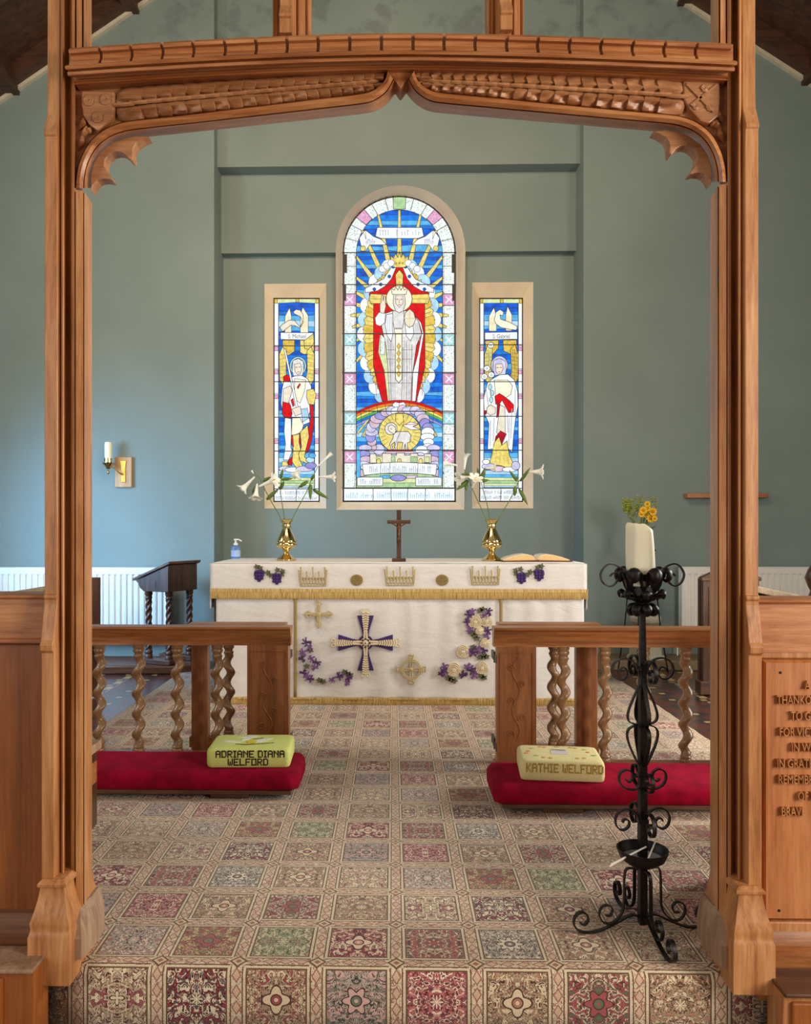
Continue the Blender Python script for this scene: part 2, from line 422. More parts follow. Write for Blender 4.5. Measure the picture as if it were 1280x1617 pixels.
def carpet():
    # strip profile (arc length, y, z): far end -> nosing -> riser
    prof = []; yN = 2.315; th = .012; r = .03; s = 0
    ys = [7.2, 6, 5, 4, 3.2, 2.7, 2.5, yN+r]
    pts = [(y, th) for y in ys]
    for i in range(1, 7):
        a = pi/2*i/6; pts.append((yN+r-r*sin(a), th-r+r*cos(a)))
    pts += [(yN, -.09), (yN, -.178)]
    out = []
    for i, p in enumerate(pts):
        if i: s += hypot(p[0]-pts[i-1][0], p[1]-pts[i-1][1])
        out.append((s, p))
    me = bpy.data.meshes.new('carpet'); bm = bmesh.new(); ul = bm.loops.layers.uv.new('UVMap')
    x0f, x1f = X(150, 3.99*HC)+.02, X(1125, 3.746*HC)+.02
    def xr_(y):
        if y < 2.52: return (X(62, 2.3), X(1228, 2.3))
        return (x0f, x1f)
    rows = []
    for s, (y, z) in out:
        a, c = xr_(y); rows.append([(bm.verts.new((a+(c-a)*i/12, y, z)), (a+(c-a)*i/12, s)) for i in range(13)])
    for j in range(len(rows)-1):
        for i in range(12):
            q = [rows[j][i], rows[j][i+1], rows[j+1][i+1], rows[j+1][i]]
            f = bm.faces.new([w[0] for w in q]); f.smooth = True
            for lp, w in zip(f.loops, q):
                lp[ul].uv = ((w[1][0]-.0085)/TL, (7.2-w[1][1]-2.352)/TL)
    bm.to_mesh(me); bm.free(); me.materials.append(carpet_mat())
    o = bpy.data.objects.new('carpet', me); C.objects.link(o)
    m = o.modifiers.new('solid', 'SOLIDIFY'); m.thickness = .011; m.offset = 1
    tag(o, 'square-panelled floral carpet in cream, red, brown and green covering floor and step', 'carpet')
carpet()

# ---------------------------------------------------------------- radiators
def radiator(name, px0, px1, pt, pb, Y, label):
    x0, x1 = X(px0, Y), X(px1, Y); z1, z0 = Z(pt, Y), Z(pb, Y)
    t = thing(name, ((x0+x1)/2, Y, z0), label, 'radiator', None)
    b = MB(); n = int((x1-x0)/.056); pts = []
    for i in range(n):
        a = x0+.02+(x1-x0-.04)*i/n; w = (x1-x0-.04)/n
        pts += [(a, Y+.014), (a+w*.16, Y-.001), (a+w*.62, Y-.001), (a+w*.78, Y+.014)]
    pts = [(x0, Y+.004)]+pts+[(x1, Y+.004), (x1, Y+.02), (x0, Y+.02)]
    b.prism_z(pts, z0+.04, z1-.055)
    b.box(x0, x1, Y-.002, Y+.02, z1-.055, z1-.0); b.box(x0, x1, Y-.002, Y+.02, z0, z0+.04)
    b.build('front_panel', WHITE_PAINT, t, smooth=20)
    b = MB(); b.box(x0, x1, Y+.07, Y+.09, z0, z1); b.build('back_panel', WHITE_PAINT, t)
    b = MB(); b.box(x0-.004, x1+.004, Y-.001, Y+.09, z1, z1+.008)
    b.build('top_grille', WHITE_PAINT, t, bevel=.003)
    for xx in (x0-.004, x1): b = MB(); b.box(xx, xx+.004, Y, Y+.09, z0, z1); b.build('end_cover', WHITE_PAINT, t)
    for xx in (x0+.25, x1-.25): b = MB(); b.box(xx-.02, xx+.02, Y+.08, YW-.001, z0+.1, z1-.1); b.build('bracket', WHITE_PAINT, t)
    for xx in (x0-.03, x1+.03):
        b = MB(); b.tube([(xx, Y+.045, .05), (xx, Y+.045, z0+.03), (xx+(.03 if xx < x0 else -.03), Y+.045, z0+.05)], .008, 8); b.lathe([(.0, 0), (.016, 0), (.016, .035), (0, .036)], (xx, Y+.045, z0+.0), 10); b.build('pipe', WHITE_PAINT, t)
    return t
radiator('radiator', -90, 262, 898, 1012, 7.56, 'long white ribbed radiator behind the sloping prayer desk')
radiator('radiator', 1077, 1335, 896, 1010, 7.56, 'long white ribbed radiator on the wall under the thin wooden bar')
# ================================================================ CHANCEL SCREEN
YS = 2.33
def sx(px): return X(px, YS)
def sz(py): return Z(py, YS)
MIR = 1266.0
SCR = thing('chancel_screen', (sx(633), 2.40, 0), 'tall carved oak chancel screen with a low cusped arch framing the altar', 'screen')
def mp(pts, side):            # mirror a pixel outline to the other jamb
    return pts if side < 0 else [(MIR-p[0],)+tuple(p[1:]) for p in pts][::-1]
ZTOP = sz(-70)
for side in (-1, 1):
    # jamb: moulded plan run up to the springing, plain outer part goes on to the top
    prof = [(100, 2.44), (95, 2.335), (96.5, 2.322), (99, 2.318), (101, 2.324), (101.8, 2.34), (103.5, 2.368), (107.5, 2.378), (111, 2.368), (112.6, 2.346), (117.6, 2.343),
            (118.4, 2.36), (119.6, 2.343), (131.0, 2.350), (131.8, 2.368), (133.0, 2.360), (134.2, 2.366), (144.2, 2.432), (145.2, 2.44)]
    pr = [(X(p[0], p[1]), p[1]) for p in mp(prof, side)]
    b = MB(); b.prism_z(pr, 0.0, sz(292))
    post = b.build('post', W_V, SCR, smooth=25)
    pr2 = [(X(p[0], p[1]), p[1]) for p in mp(prof[:12]+[(122, 2.44)], side)]
    b = MB(); b.prism_z(pr2, sz(292), ZTOP); b.build('upper_post', W_V, SCR, smooth=25)
    # upper moulded mullion standing on the cornice beside the post
    prof3 = [(110, 2.42), (110, 2.345), (114, 2.33), (118, 2.335), (119.5, 2.35), (121, 2.335), (129, 2.335), (130.5, 2.35), (132.5, 2.335), (134, 2.352), (134.5, 2.36), (144, 2.415), (144.6, 2.42)]
    b = MB(); b.prism_z([(X(p[0], p[1]), p[1]) for p in mp(prof3, side)], sz(82), ZTOP); b.build('mullion', W_V, SCR, smooth=25)
    # buttress: stepped front with weatherings
    bx0, bx1 = sorted((sx(75 if side < 0 else MIR-74), sx(95 if side < 0 else MIR-95)))
    zz = lambda p: Z(p, 2.30)
    bp = [(2.46, zz(1412)), (2.288, zz(1412)), (2.288, zz(1032)), (2.278, zz(1028)), (2.276, zz(1018)), (2.284, zz(1012)), (2.290, zz(996)), (2.306, zz(955)), (2.306, zz(948)), (2.302, zz(946)),
          (2.302, zz(941)), (2.309, zz(939)), (2.309, zz(208)), (2.303, zz(205)), (2.303, zz(200)), (2.309, zz(192)), (2.326, zz(168)), (2.328, zz(148)), (2.328, ZTOP), (2.46, ZTOP)]
    b = MB(); b.prism_x(bp, bx0, bx1); b.build('buttress', W_V, SCR, smooth=0, bevel=.0025)
    # plinths
    def sec(a, c, y0, y1, py):
        z = Z(py, 2.27)
        e0, e1 = sorted((sx(a if side < 0 else MIR-a), sx(c if side < 0 else MIR-c)))
        return [(e0, y0, z), (e1, y0, z), (e1, y1, z), (e0, y1, z)]
    b = MB()
    rows = [(64, 128, 2.245, 2.47, 1556), (64, 128, 2.245, 2.47, 1481), (66, 126, 2.25, 2.47, 1475), (67, 125, 2.252, 2.47, 1470), (66, 126, 2.25, 2.47, 1464), (66, 125, 2.25, 2.47, 1459), (70, 121, 2.258, 2.47, 1446), (74, 117, 2.268, 2.47, 1428),
            (76.5, 114, 2.274, 2.47, 1412), (76.5, 114, 2.274, 2.47, 1408), (74, 118, 2.266, 2.47, 1406), (73.5, 118.5, 2.265, 2.47, 1402), (76, 116, 2.272, 2.47, 1399), (79, 112, 2.28, 2.47, 1396)]
    b.loft([sec(*q) for q in rows])
    b.build('plinth', W_V, SCR, smooth=30)
    # worn splayed foot under the jamb moulding
    def pl(pts, py):
        z = max(Z(py, 2.36), .0125) if py > 1460 else Z(py, 2.36)
        q = [(X(min(p[0], 156) if side < 0 else MIR-min(p[0], 156), min(p[1], 2.42)), p[1], z) for p in pts]
        return q if side < 0 else q[::-1]
    b = MB()
    b.loft([pl([(118, 2.47), (118, 2.285), (128, 2.285), (158, 2.40), (158, 2.47)], 1500), pl([(118, 2.47), (118, 2.285), (128, 2.285), (157, 2.40), (157, 2.47)], 1468),
            pl([(118, 2.47), (118, 2.315), (127, 2.32), (151, 2.40), (151, 2.47)], 1440), pl([(118, 2.47), (118, 2.335), (126, 2.345), (146, 2.41), (146, 2.47)], 1432)])
    b.build('jamb_foot', W_WORN, SCR, smooth=20)

# arch rib: loft between inner and outer outlines
inn = [(145.2, 292), (146.5, 274), (152, 254), (163, 237), (178, 224.5), (197, 217.5), (222, 213), (300, 205.5), (400, 196), (500, 186.5), (560, 180.5), (588, 176.5), (606, 167.5), (619, 155), (630.5, 140)]
out = [(118.4, 292), (120.5, 268), (128, 242), (143, 216), (164, 199), (188, 189), (215, 184.5), (300, 176), (400, 165), (500, 154), (560, 147.5), (583, 143), (598, 134), (607, 124), (611, 110)]
RP = [(0.0, 2.44), (.03, 2.434), (.42, 2.366), (.46, 2.360), (.50, 2.368), (.53, 2.350), (.75, 2.338), (.93, 2.343), (.97, 2.36), (1, 2.352), (.9, 2.44)]
def dense(p): return [tuple(v)[:2] for v in spline([(q[0], q[1], 0) for q in p], 5)]
IN, OUT = dense(inn), dense(out)
for side in (-1, 1):
    rings = []
    for a, c in zip(IN, OUT):
        rg = []
        for s, y in RP:
            px = a[0]+(c[0]-a[0])*s; py = a[1]+(c[1]-a[1])*s
            if side > 0: px = MIR-px
            rg.append((X(px, y), y, Z(py, y)))
        rings.append(rg)
    b = MB(); b.loft(rings); b.build('arch_rib', W_H, SCR, smooth=28)
    # pierced cusping under the rib
    cusp = [(143.6, 297), (147.5, 287.5), (153.8, 280.5), (160, 278.3), (167, 278), (176.8, 280), (177.3, 277), (174, 273.5), (169, 267), (165.4, 259), (165.6, 250), (169.5, 243), (176, 237.5), (183.5, 235),
            (192, 236), (199, 240.5), (203, 245.5), (207, 249.5), (209.6, 246.5), (209.3, 238), (210.5, 230), (215, 222.5), (226, 215.5), (236, 212)]
    back = [(215, 210), (196, 214), (178, 221), (160, 234), (149, 251), (143.2, 272)]
    poly = [(X(MIR-p[0] if side > 0 else p[0], 2.395), Z(p[1], 2.395)) for p in cusp+back]
    b = MB(); b.prism_y(poly, 2.392, 2.436); b.build('cusping', W_CARVE, SCR, smooth=0, bevel=.005, seg=3)

# spandrels: ground panel, shields, leaf trail
def top_edge(px): return camber(px)+59
def camber(px): return 76+(52-76)*(1-((640-px)/530)**1.6) if px <= 640 else 52+(69-52)*(((px-640)/515)**1.6)
for side in (-1, 1):
    pts = [p for p in OUT]
    up = [(611, 100), (500, 100), (360, 110), (240, 114), (118.4, 120)]
    poly = [(X(MIR-p[0] if side > 0 else p[0], 2.385), Z(p[1], 2.385)) for p in pts+up]
    b = MB(); b.prism_y(poly, 2.385, 2.438)
    sp = b.build('spandrel', W_CARVE, SCR, smooth=0)
    # leaf trail
    b = MB(); random.seed(3+side)
    def put(pp): return (X(MIR-pp[0] if side > 0 else pp[0], pp[2]), pp[2], Z(pp[1], pp[2]))
    def rib_top(px):
        for (x0, y0), (x1, y1) in zip(OUT, OUT[1:]):
            if x0 <= px <= x1 and x1 > x0: return y0+(y1-y0)*(px-x0)/(x1-x0)
        return OUT[-1][1]
    x = 184.0
    while x < 592:
        f0 = camber(MIR-x if side > 0 else x)+61; f1 = rib_top(x)-1
        cy = (f0+f1)/2; hw = (f1-f0)/2; step = 7+.62*hw
        for sgn in (-1, 1):
            rows = []
            for i in range(9):
                u = i/8; r_ = []
                for j in range(7):
                    v = j/6
                    xx = x+(step*1.75)*u-(5+hw*.30)*(1-v)*0+hw*.45*(v-.4)*(1-.5*u)*(1 if sgn < 0 else .8)
                    yy_ = cy+sgn*(hw*(.04+.94*v*(1-.25*(u-.45)**2*2)))
                    wav = .006*sin(v*9+u*5+x)
                    dep = 2.383-(.010+.026*u**.8)*sin(pi*min(1, .10+v*.86))**.6-wav*.6-(.010 if .3 < v < .5 else 0)*sin(pi*u)
                    if i == 8: dep += .030
                    r_.append(put((xx, yy_, dep)))
                rows.append(r_)
            b.loft(rows, False, False)
        b.tube([put((x-3, cy, 2.362)), put((x+step*.5, cy-1, 2.354)), put((x+step*1.1, cy-2, 2.362))], .0042, 6)
        x += step
    b.build('leaf_carving', W_CARVE, sp, smooth=50, solid=.004)
    # shield
    b = MB()
    sh = [(128, 137), (180, 139), (180.5, 165), (178, 180), (168, 189), (154, 201), (140, 190), (131, 176), (128, 158)]
    if side > 0: sh = [(130, 133), (187, 133), (187, 160), (178, 176), (160, 196), (146, 200), (131, 188), (129, 160)]
    b.prism_y([(X(MIR-p[0] if side > 0 else p[0], 2.362), Z(p[1], 2.362)) for p in sh], 2.362, 2.395)
    shd = b.build('shield', W_CARVE, sp, smooth=0, bevel=.004, seg=2)
    b = MB()
    if side < 0:
        for cx, cy in ((140, 153), (167, 152), (154, 180)):
            path = [put((cx+(1+7.6*k/44)*cos(k*.42), cy+(1+7.6*k/44)*sin(k*.42), 2.360)) for k in range(45)]
            b.tube(path, .0032, 6)
    else:
        b.strap([put((182, 138, 2.36)), put((140, 182, 2.36))], (0, 1, 0), .006, .008); b.strap([put((134, 140, 2.36)), put((176, 172, 2.36))], (0, 1, 0), .006, .006)
        for cx, cy in ((146, 176), (168, 174), (154, 146)):
            path = [put((cx+(1+4.6*k/30)*cos(k*.42), cy+(1+4.6*k/30)*sin(k*.42), 2.360)) for k in range(31)]
            b.tube(path, .003, 6)
    b.build('shield_device', W_CARVE, sp, smooth=40)
    # small leaves under the shield
    b = MB()
    for q, (x0, y0, x1, y1) in enumerate([(124, 200, 135, 176), (126, 216, 139, 190), (124, 232, 131, 205), (132, 206, 146, 196)]):
        b.tube([put((x0, y0, 2.385)), put(((x0+x1)/2+2, (y0+y1)/2, 2.368)), put((x1, y1, 2.385))], [.003, .009, .004], 8)
    b.build('corner_leaf', W_CARVE, sp, smooth=60)

# boss where the ribs meet
b = MB(); b.prism_y([(X(p[0], 2.362), Z(p[1], 2.362)) for p in [(606, 100), (657, 100), (652, 116), (640, 130), (632.5, 141), (625, 130), (612, 116)]], 2.362, 2.436)
b.build('arch_boss', W_H, SCR, smooth=0, bevel=.006)

# cambered cornice
prof = [(2.44, 1), (2.30, 1), (2.30, 25.5), (2.292, 26.5), (2.274, 27.5), (2.270, 30), (2.274, 33.5), (2.290, 35), (2.294, 36.5), (2.288, 38), (2.290, 43), (2.298, 45), (2.335, 46), (2.338, 49), (2.330, 51.5), (2.338, 54), (2.343, 55), (2.338, 57.5), (2.352, 59.5), (2.44, 60)]
xs = [109+i*(1157-109)/40 for i in range(41)]
b = MB(); b.loft([[(X(px, 2.3), y, Z(camber(px)+d, min(y, 2.36), px)) for y, d in prof] for px in xs])
CORN = b.build('cornice_beam', W_H, SCR, smooth=25)
gaps = [110, 158, 207, 256, 305, 355, 404, 453, 502, 552, 602, 652, 701, 750, 800, 849, 899, 949, 999, 1049, 1099, 1156]
for i in range(len(gaps)-1):
    a, c = gaps[i]+(2.6 if i else 0), gaps[i+1]-2.6
    r_ = []
    for px in (a, c):
        t = camber(px)
        r_.append([(X(px, 2.28), y, Z(t+d, min(y, 2.30), px)) for y, d in ((2.36, 0), (2.280, 0), (2.272, 3), (2.273, 8), (2.287, 11.5), (2.287, 20), (2.276, 24), (2.275, 27), (2.36, 27))])
    b = MB(); b.loft(r_); b.build('billet', W_H, CORN, smooth=30)
# upper mullions in mid-screen
for m0, m1 in ((427, 487), (771, 830)):
    mid = (m0+m1)/2; w = m1-m0
    pr = []
    for q, y in ((0, 2.42), (0, 2.37), (.04, 2.352), (.10, 2.358), (.13, 2.35), (.2, 2.36), (.26, 2.345), (.27, 2.318), (.60, 2.318), (.61, 2.345), (.66, 2.36), (.72, 2.35), (.86, 2.352), (.9, 2.36), (.96, 2.352), (1, 2.37), (1, 2.42)):
        pr.append((sx(m0+w*q), y))
    b = MB(); b.prism_z(pr, sz(70), ZTOP); mu = b.build('mullion', W_V, SCR, smooth=25)
    b = MB(); x0, x1 = sx(m0+w*.27), sx(m0+w*.60)
    b.prism_x([(2.33, sz(60)), (2.296, sz(60)), (2.298, sz(38)), (2.29, sz(36)), (2.29, sz(32)), (2.312, sz(12)), (2.315, sz(-6)), (2.33, sz(-6))], x0, x1)
    b.build('mullion_buttress', W_V, mu, smooth=0, bevel=.002)

W_BASE = wood('base oak', S(70, 38, 20), S(112, 66, 36), S(140, 90, 54), 'x', .5, 1, 0)
# dado on each side
for side in (-1, 1):
    def f(px): return sx(px if side < 0 else MIR-px)
    far = -420
    def bx(b, a, c, y0, y1, p0, p1):
        x0, x1 = sorted((f(a), f(c))); z0, z1 = sorted((sz(p0), sz(p1))); b.box(x0, x1, y0, y1, z0, z1)
    b = MB(); bx(b, far, 96, 2.37, 2.44, 1560, 946)
    D = b.build('dado', W_PANEL, SCR, smooth=0)
    x0, x1 = sorted((f(far), f(78)))
    cp = 0 if side < 0 else 5
    b = MB(); b.prism_x([(2.46, Z(947+cp, 2.42)), (2.345, sz(948+cp)), (2.338, sz(945+cp)), (2.342, sz(942+cp)), (2.36, Z(939+cp, 2.36)), (2.46, Z(939+cp, 2.36))], x0, x1)
    b.build('cap_rail', W_H, D, smooth=30)
    top, bot = (1018, 1452) if side < 0 else (1032, 1464)
    if side < 0:
        b = MB(); bx(b, far, 80, 2.352, 2.38, 1012, 947); b.build('frieze_board', W_H, D, smooth=0)
        b = MB(); b.prism_x([(2.38, sz(1024)), (2.352, sz(1022)), (2.342, sz(1018)), (2.346, sz(1013)), (2.352, sz(1011)), (2.38, sz(1010))], x0, x1); b.build('rail_moulding', W_H, D, smooth=30)
    else:
        b = MB(); bx(b, far, 80, 2.352, 2.38, 1030, 947); b.build('frieze_board', W_H, D, smooth=0)
        b = MB(); bx(b, far, 80, 2.355, 2.38, 1040, 1026); bx(b, 58, 80, 2.355, 2.38, 1470, 1036); bx(b, far, 60, 2.355, 2.38, 1475, 1456)
        b.build('panel_frame', W_V, D, smooth=0, bevel=.004)
        bx0, bx1 = sorted((f(far), f(58)))
        z0, z1 = sz(1456), sz(1040)
        b = MB(); i_ = .012
        b.loft([[(bx0, 2.372, z0), (bx1, 2.372, z0), (bx1, 2.372, z1), (bx0, 2.372, z1)], [(bx0+i_, 2.352, z0+i_), (bx1-i_, 2.352, z0+i_), (bx1-i_, 2.352, z1-i_), (bx0+i_, 2.352, z1-i_)][:]])
        PANEL = b.build('inscription_panel', wood('inscribed oak', S(140, 78, 40), S(178, 112, 64), S(200, 136, 86), 'z', .36), D, smooth=0)
    b = MB(); b.prism_x([(2.44, sz(1560)), (2.29, sz(1560)), (2.29, sz(1528)), (2.315, sz(1524)), (2.318, sz(1496)), (2.34, sz(1490)), (2.345, sz(bot+16)), (2.358, sz(bot+4)), (2.37, sz(bot)), (2.44, sz(bot))], x0, x1)
    b.build('base_moulding', W_BASE if side < 0 else W_RAIL, D, smooth=25)
# raised lettering, cut off by the edge of the photograph
LINES = [('A', 1268, 1085), ('THANKOFFERING', 1224, 1108), ('TO GOD', 1246, 1133), ('FOR VICTORY', 1228, 1158), ('IN WAR', 1247, 1182), ('IN GRATEFUL', 1224, 1207), ('REMEMBRANCE', 1226, 1232), ('OF THE', 1257, 1258), ('BRAVE', 1231, 1282)]
for tx, px, py in LINES:
    b = text_bm(tx, .0350, .005, 1.0)
    bmesh.ops.transform(b.bm, matrix=Matrix.Translation((X(px, 2.35), 2.346, Z(py, 2.35))) @ Matrix.Diagonal((.66, 1, 1, 1)) @ Matrix.Rotation(pi/2, 4, 'X'), verts=b.bm.verts)
    b.build('raised_lettering', W_V, PANEL, smooth=0)
for px, py in ((1232, 1062), (1230, 1438)):
    b = MB(); p = P(px, py, 2.351); b.ball(p, .004, .002, .004); b.build('screw', IRON, PANEL)
# panelled blocks below floor level, left and right of the carpeted step
for side, (a, c, tz, lab) in {-1: (-300, 56, 1530, 'l'), 1: (1233, 1600, 1552, 'r')}.items():
    x0, x1 = X(a, 2.2), X(c, 2.2); z1 = Z(tz, 2.2)
    b = MB(); b.box(x0, x1, 2.19, 2.285, -.18, z1-.012)
    bb = b.build('riser_panel', W_PANEL if side < 0 else W_V, SCR, smooth=0, bevel=.003)
    b = MB(); b.box(x0-.004, x1+.004, 2.17, 2.30, z1-.012, z1); b.build('riser_cap', W_WORN if side < 0 else W_DARKH, bb, smooth=0, bevel=.004)
    b = MB()
    if side < 0: b.box(X(a, 2.2), X(8, 2.2), 2.18, 2.2, -.17, z1-.03)
    else: b.box(X(1245, 2.2), X(a+300, 2.2), 2.18, 2.2, -.17, z1-.03)
    b.build('raised_field', W_PANEL, bb, smooth=0, bevel=.005)
# ================================================================ STAINED GLASS WINDOWS
GM = {}
def glass(name, c, strength=1.0, var=.14, scale=22, speck=None):
    t = NT('glass '+name); v = t.coord('Object')
    n = t.noise(v, scale, 3, .6)
    d = tuple(x*(1-var) for x in c[:3])+(1,); h = tuple(min(1.2, x*(1+var)) for x in c[:3])+(1,)
    col = t.ramp(n, [(.35, d), (.65, h)])
    if speck:
        vo = t.n('TexVoronoi'); t.l(v, vo.inputs['Vector']); vo.inputs['Scale'].default_value = speck[1]
        n3 = t.noise(v, speck[1]*.7, 2)
        f = t.m_('MULTIPLY', t.m_('LESS_THAN', vo.outputs[0], .34), t.m_('GREATER_THAN', n3, .47))
        col = t.mix(f, col, speck[0])
    b = t.n('BsdfPrincipled'); b.inputs['Base Color'].default_value = (.01, .01, .012, 1); b.inputs['Roughness'].default_value = .5; b.inputs['Specular IOR Level'].default_value = .03
    t.l(col, b.inputs['Emission Color']); b.inputs['Emission Strength'].default_value = strength*GLASS_GAIN
    t.l(b.outputs[0], t.out.inputs[0]); GM[name] = t.m
GLASS_GAIN = 1.12
glass('clear', S(240, 246, 250), 1, .08, 12)
glass('border', S(236, 243, 240), 1, .06, 10, (S(150, 176, 160), 62))
glass('cream', S(248, 242, 214), 1, .08)
glass('parch', S(232, 224, 204), 1, .08)
glass('deep', S(16, 92, 206), 1, .3, 16)
glass('mid', S(26, 124, 226), 1, .25, 16)
glass('sky', S(90, 178, 232), 1, .2, 16)
glass('pale', S(176, 216, 242), 1, .15, 14)
glass('red', S(212, 12, 22), 1, .2, 20)
glass('ruby', S(170, 14, 40), 1, .2, 20)
glass('gold', S(232, 212, 118), 1, .2, 30)
glass('amber', S(216, 184, 78), 1, .22, 30)
glass('pink', S(224, 168, 204), 1, .2, 40, (S(190, 110, 160), 90))
glass('aqua', S(178, 222, 226), 1, .2, 40, (S(120, 178, 190), 90))
glass('lav', S(206, 204, 236), 1, .16, 18)
glass('violet', S(150, 148, 214), 1, .16, 18)
glass('mauve', S(214, 188, 204), 1, .14, 18)
glass('grey', S(224, 222, 220), 1, .14, 30)
glass('fold', S(172, 170, 172), 1, .1, 30)
glass('green', S(168, 204, 150), 1, .2, 20)
glass('lime', S(214, 226, 168), 1, .15, 20)
glass('orange', S(232, 130, 30), 1, .12)
glass('lgreen', S(90, 180, 80), 1, .12)
glass('flesh', S(238, 224, 206), 1, .06)
glass('ink', S(140, 152, 170), 1, .1)
t_ = NT('lead came'); t_.bsdf(S(34, 32, 36), .5, .3); GM['lead'] = t_.m
t_ = NT('window stain line'); t_.bsdf(S(92, 84, 84), .5, 0); GM['paintline'] = t_.m
GN = list(GM)
class Win:
    def __init__(s, Yg, ox, oy, k):
        s.b = MB(); s.Y = Yg; s.o = (ox, oy, k); s.L = 0
    def w(s, p, off=0):
        ox, oy, k = s.o; q = P(ox+p[0]/k, oy+p[1]/k, s.Y); return (q.x, s.Y-s.L*.00003-off, q.z)
    def fill(s, pts, col, lead=1.7, lc='lead'):
        s.L += 1; s.b.mi = GN.index(col); s.b.face([s.b.v(s.w(p)) for p in pts])
        if lead: s.line(list(pts)+[pts[0]], lead, lc, closed=True)
    def line(s, pts, w=1.6, col='lead', closed=False):
        s.L += 1; s.b.mi = GN.index(col); n = len(pts); k = s.o[2]; w = w*k/2.783*1.5
        for i in range(n-1):
            (x0, y0), (x1, y1) = pts[i], pts[i+1]
            d = hypot(x1-x0, y1-y0) or 1; nx, ny = -(y1-y0)/d*w/2, (x1-x0)/d*w/2; ex, ey = (x1-x0)/d*w*.3, (y1-y0)/d*w*.3
            s.b.face([s.b.v(s.w(p)) for p in [(x0+nx-ex, y0+ny-ey), (x1+nx+ex, y1+ny+ey), (x1-nx+ex, y1-ny+ey), (x0-nx-ex, y0-ny-ey)]])
    def ell(s, cx, cy, rx, ry, col, lead=1.7, n=24, a0=0, a1=2*pi):
        s.fill([(cx+rx*cos(a0+(a1-a0)*i/n), cy+ry*sin(a0+(a1-a0)*i/n)) for i in range(n if a1-a0 > 6.2 else n+1)], col, lead)
    def rect(s, x0, y0, x1, y1, col, lead=1.7): s.fill([(x0, y0), (x1, y0), (x1, y1), (x0, y1)], col, lead)
    def script(s, x0, x1, y, h, col='ink', step=7):
        random.seed(int(x0+y)); x = x0
        while x < x1:
            if random.random() < .86:
                a = random.choice((0, 0, .35)); s.line([(x, y-h*(1-a)), (x+1, y)], 1.5, col)
                if random.random() < .5: s.line([(x, y-h*(.9-a)), (x+step*.8, y-h*(.75-a))], 1.2, col)
            x += step
    def lettering(s, txt, px, py, size, sxs=.8):
        s.L += 1; s.b.mi = GN.index('paintline')
        t = text_bm(txt, size, 0, .95, 'CENTER'); p = s.w((px, py)); vm = {}
        for f in t.bm.faces:
            vs = []
            for v in f.verts:
                if v not in vm: vm[v] = s.b.v((p[0]+v.co.x*sxs, p[1]-.00002, p[2]+v.co.y))
                vs.append(vm[v])
            s.b.face(vs)
        t.bm.free()

def frame_loft(outer, inner, y0, y1, name):
    b = MB(); b.loft([[(p[0], y0, p[1]) for p in outer], [(p[0], y1, p[1]) for p in inner]], cap=False)
    return b
YG = 8.20
# -------------------------------------------------- centre light
Wc = Win(YG, 400, 280, 2.783)
cx, spr = 641, 335
def arch(x0, x1, top_r, bot, n=28):
    c = (x0+x1)/2; r = (x1-x0)/2
    return [(x0, bot)]+[(c-r*cos(pi*i/n), spr-top_r*sin(pi*i/n)) for i in range(n+1)]+[(x1, bot)]
Wc.fill(arch(394, 887, 247, 1426), 'border', 0)
field = arch(452, 830, 192, 1362)
Wc.fill(field, 'mid', 2.2)
def halfw(y):  # half width of the field at height y
    return 189 if y >= spr else 189*math.sqrt(max(0, 1-((spr-y)/192)**2))
random.seed(11)
y = 146
cols = ['deep', 'mid', 'sky', 'mid', 'deep', 'deep', 'mid', 'deep', 'sky', 'mid', 'deep', 'mid', 'sky', 'deep', 'deep', 'mid']
i = 0
while y < 1040:
    h = random.uniform(14, 26); y2 = y+h
    if not 560 < y < 860:
        a, c = halfw(y+1), halfw(y2)
        m = random.uniform(-8, 8)
        Wc.fill([(cx-a, y), (cx-a*.4, y+m*.6), (cx+a*.4, y-m*.6), (cx+a, y), (cx+c, y2), (cx+c*.3, y2+m), (cx-c*.3, y2-m), (cx-c, y2)], cols[i % 16], 1.0)
    y = y2; i += 1
y = 1040
for cc in ['sky', 'mid', 'sky', 'sky', 'pale', 'sky', 'mid', 'sky', 'pale', 'sky', 'pale', 'sky', 'pale', 'green', 'lime', 'green']:
    Wc.rect(452, y, 830, y+20.2, cc, 1.0); y += 20.2
# rays
for k in range(-11, 12):
    a = k*.262*.62
    if abs(k) > 6: continue
for deg in [0, 12, -12, 24, -24, 37, -37, 50, -50, 64, -64, 78, -78, 92, -92, 106, -106, 122, -122, 138, -138]:
    a = radians(deg); dx, dy = sin(a), -cos(a)
    r0, r1 = 200, 600
    # run out until the border of the field
    r = r0
    while r < 560:
        px_, py_ = cx+dx*r*.98, 600+dy*r
        if abs(px_-cx) > halfw(py_)-3 or py_ < 146 or py_ > 1010: break
        r += 4
    if r < 215: r = 215
    w0, w1 = 13, 5
    Wc.fill([(cx+dx*150-dy*w0, 600+dy*150+dx*w0), (cx+dx*r-dy*w1, 600+dy*r+dx*w1), (cx+dx*r+dy*w1, 600+dy*r-dx*w1), (cx+dx*150+dy*w0, 600+dy*150-dx*w0)], 'gold', 1.4)
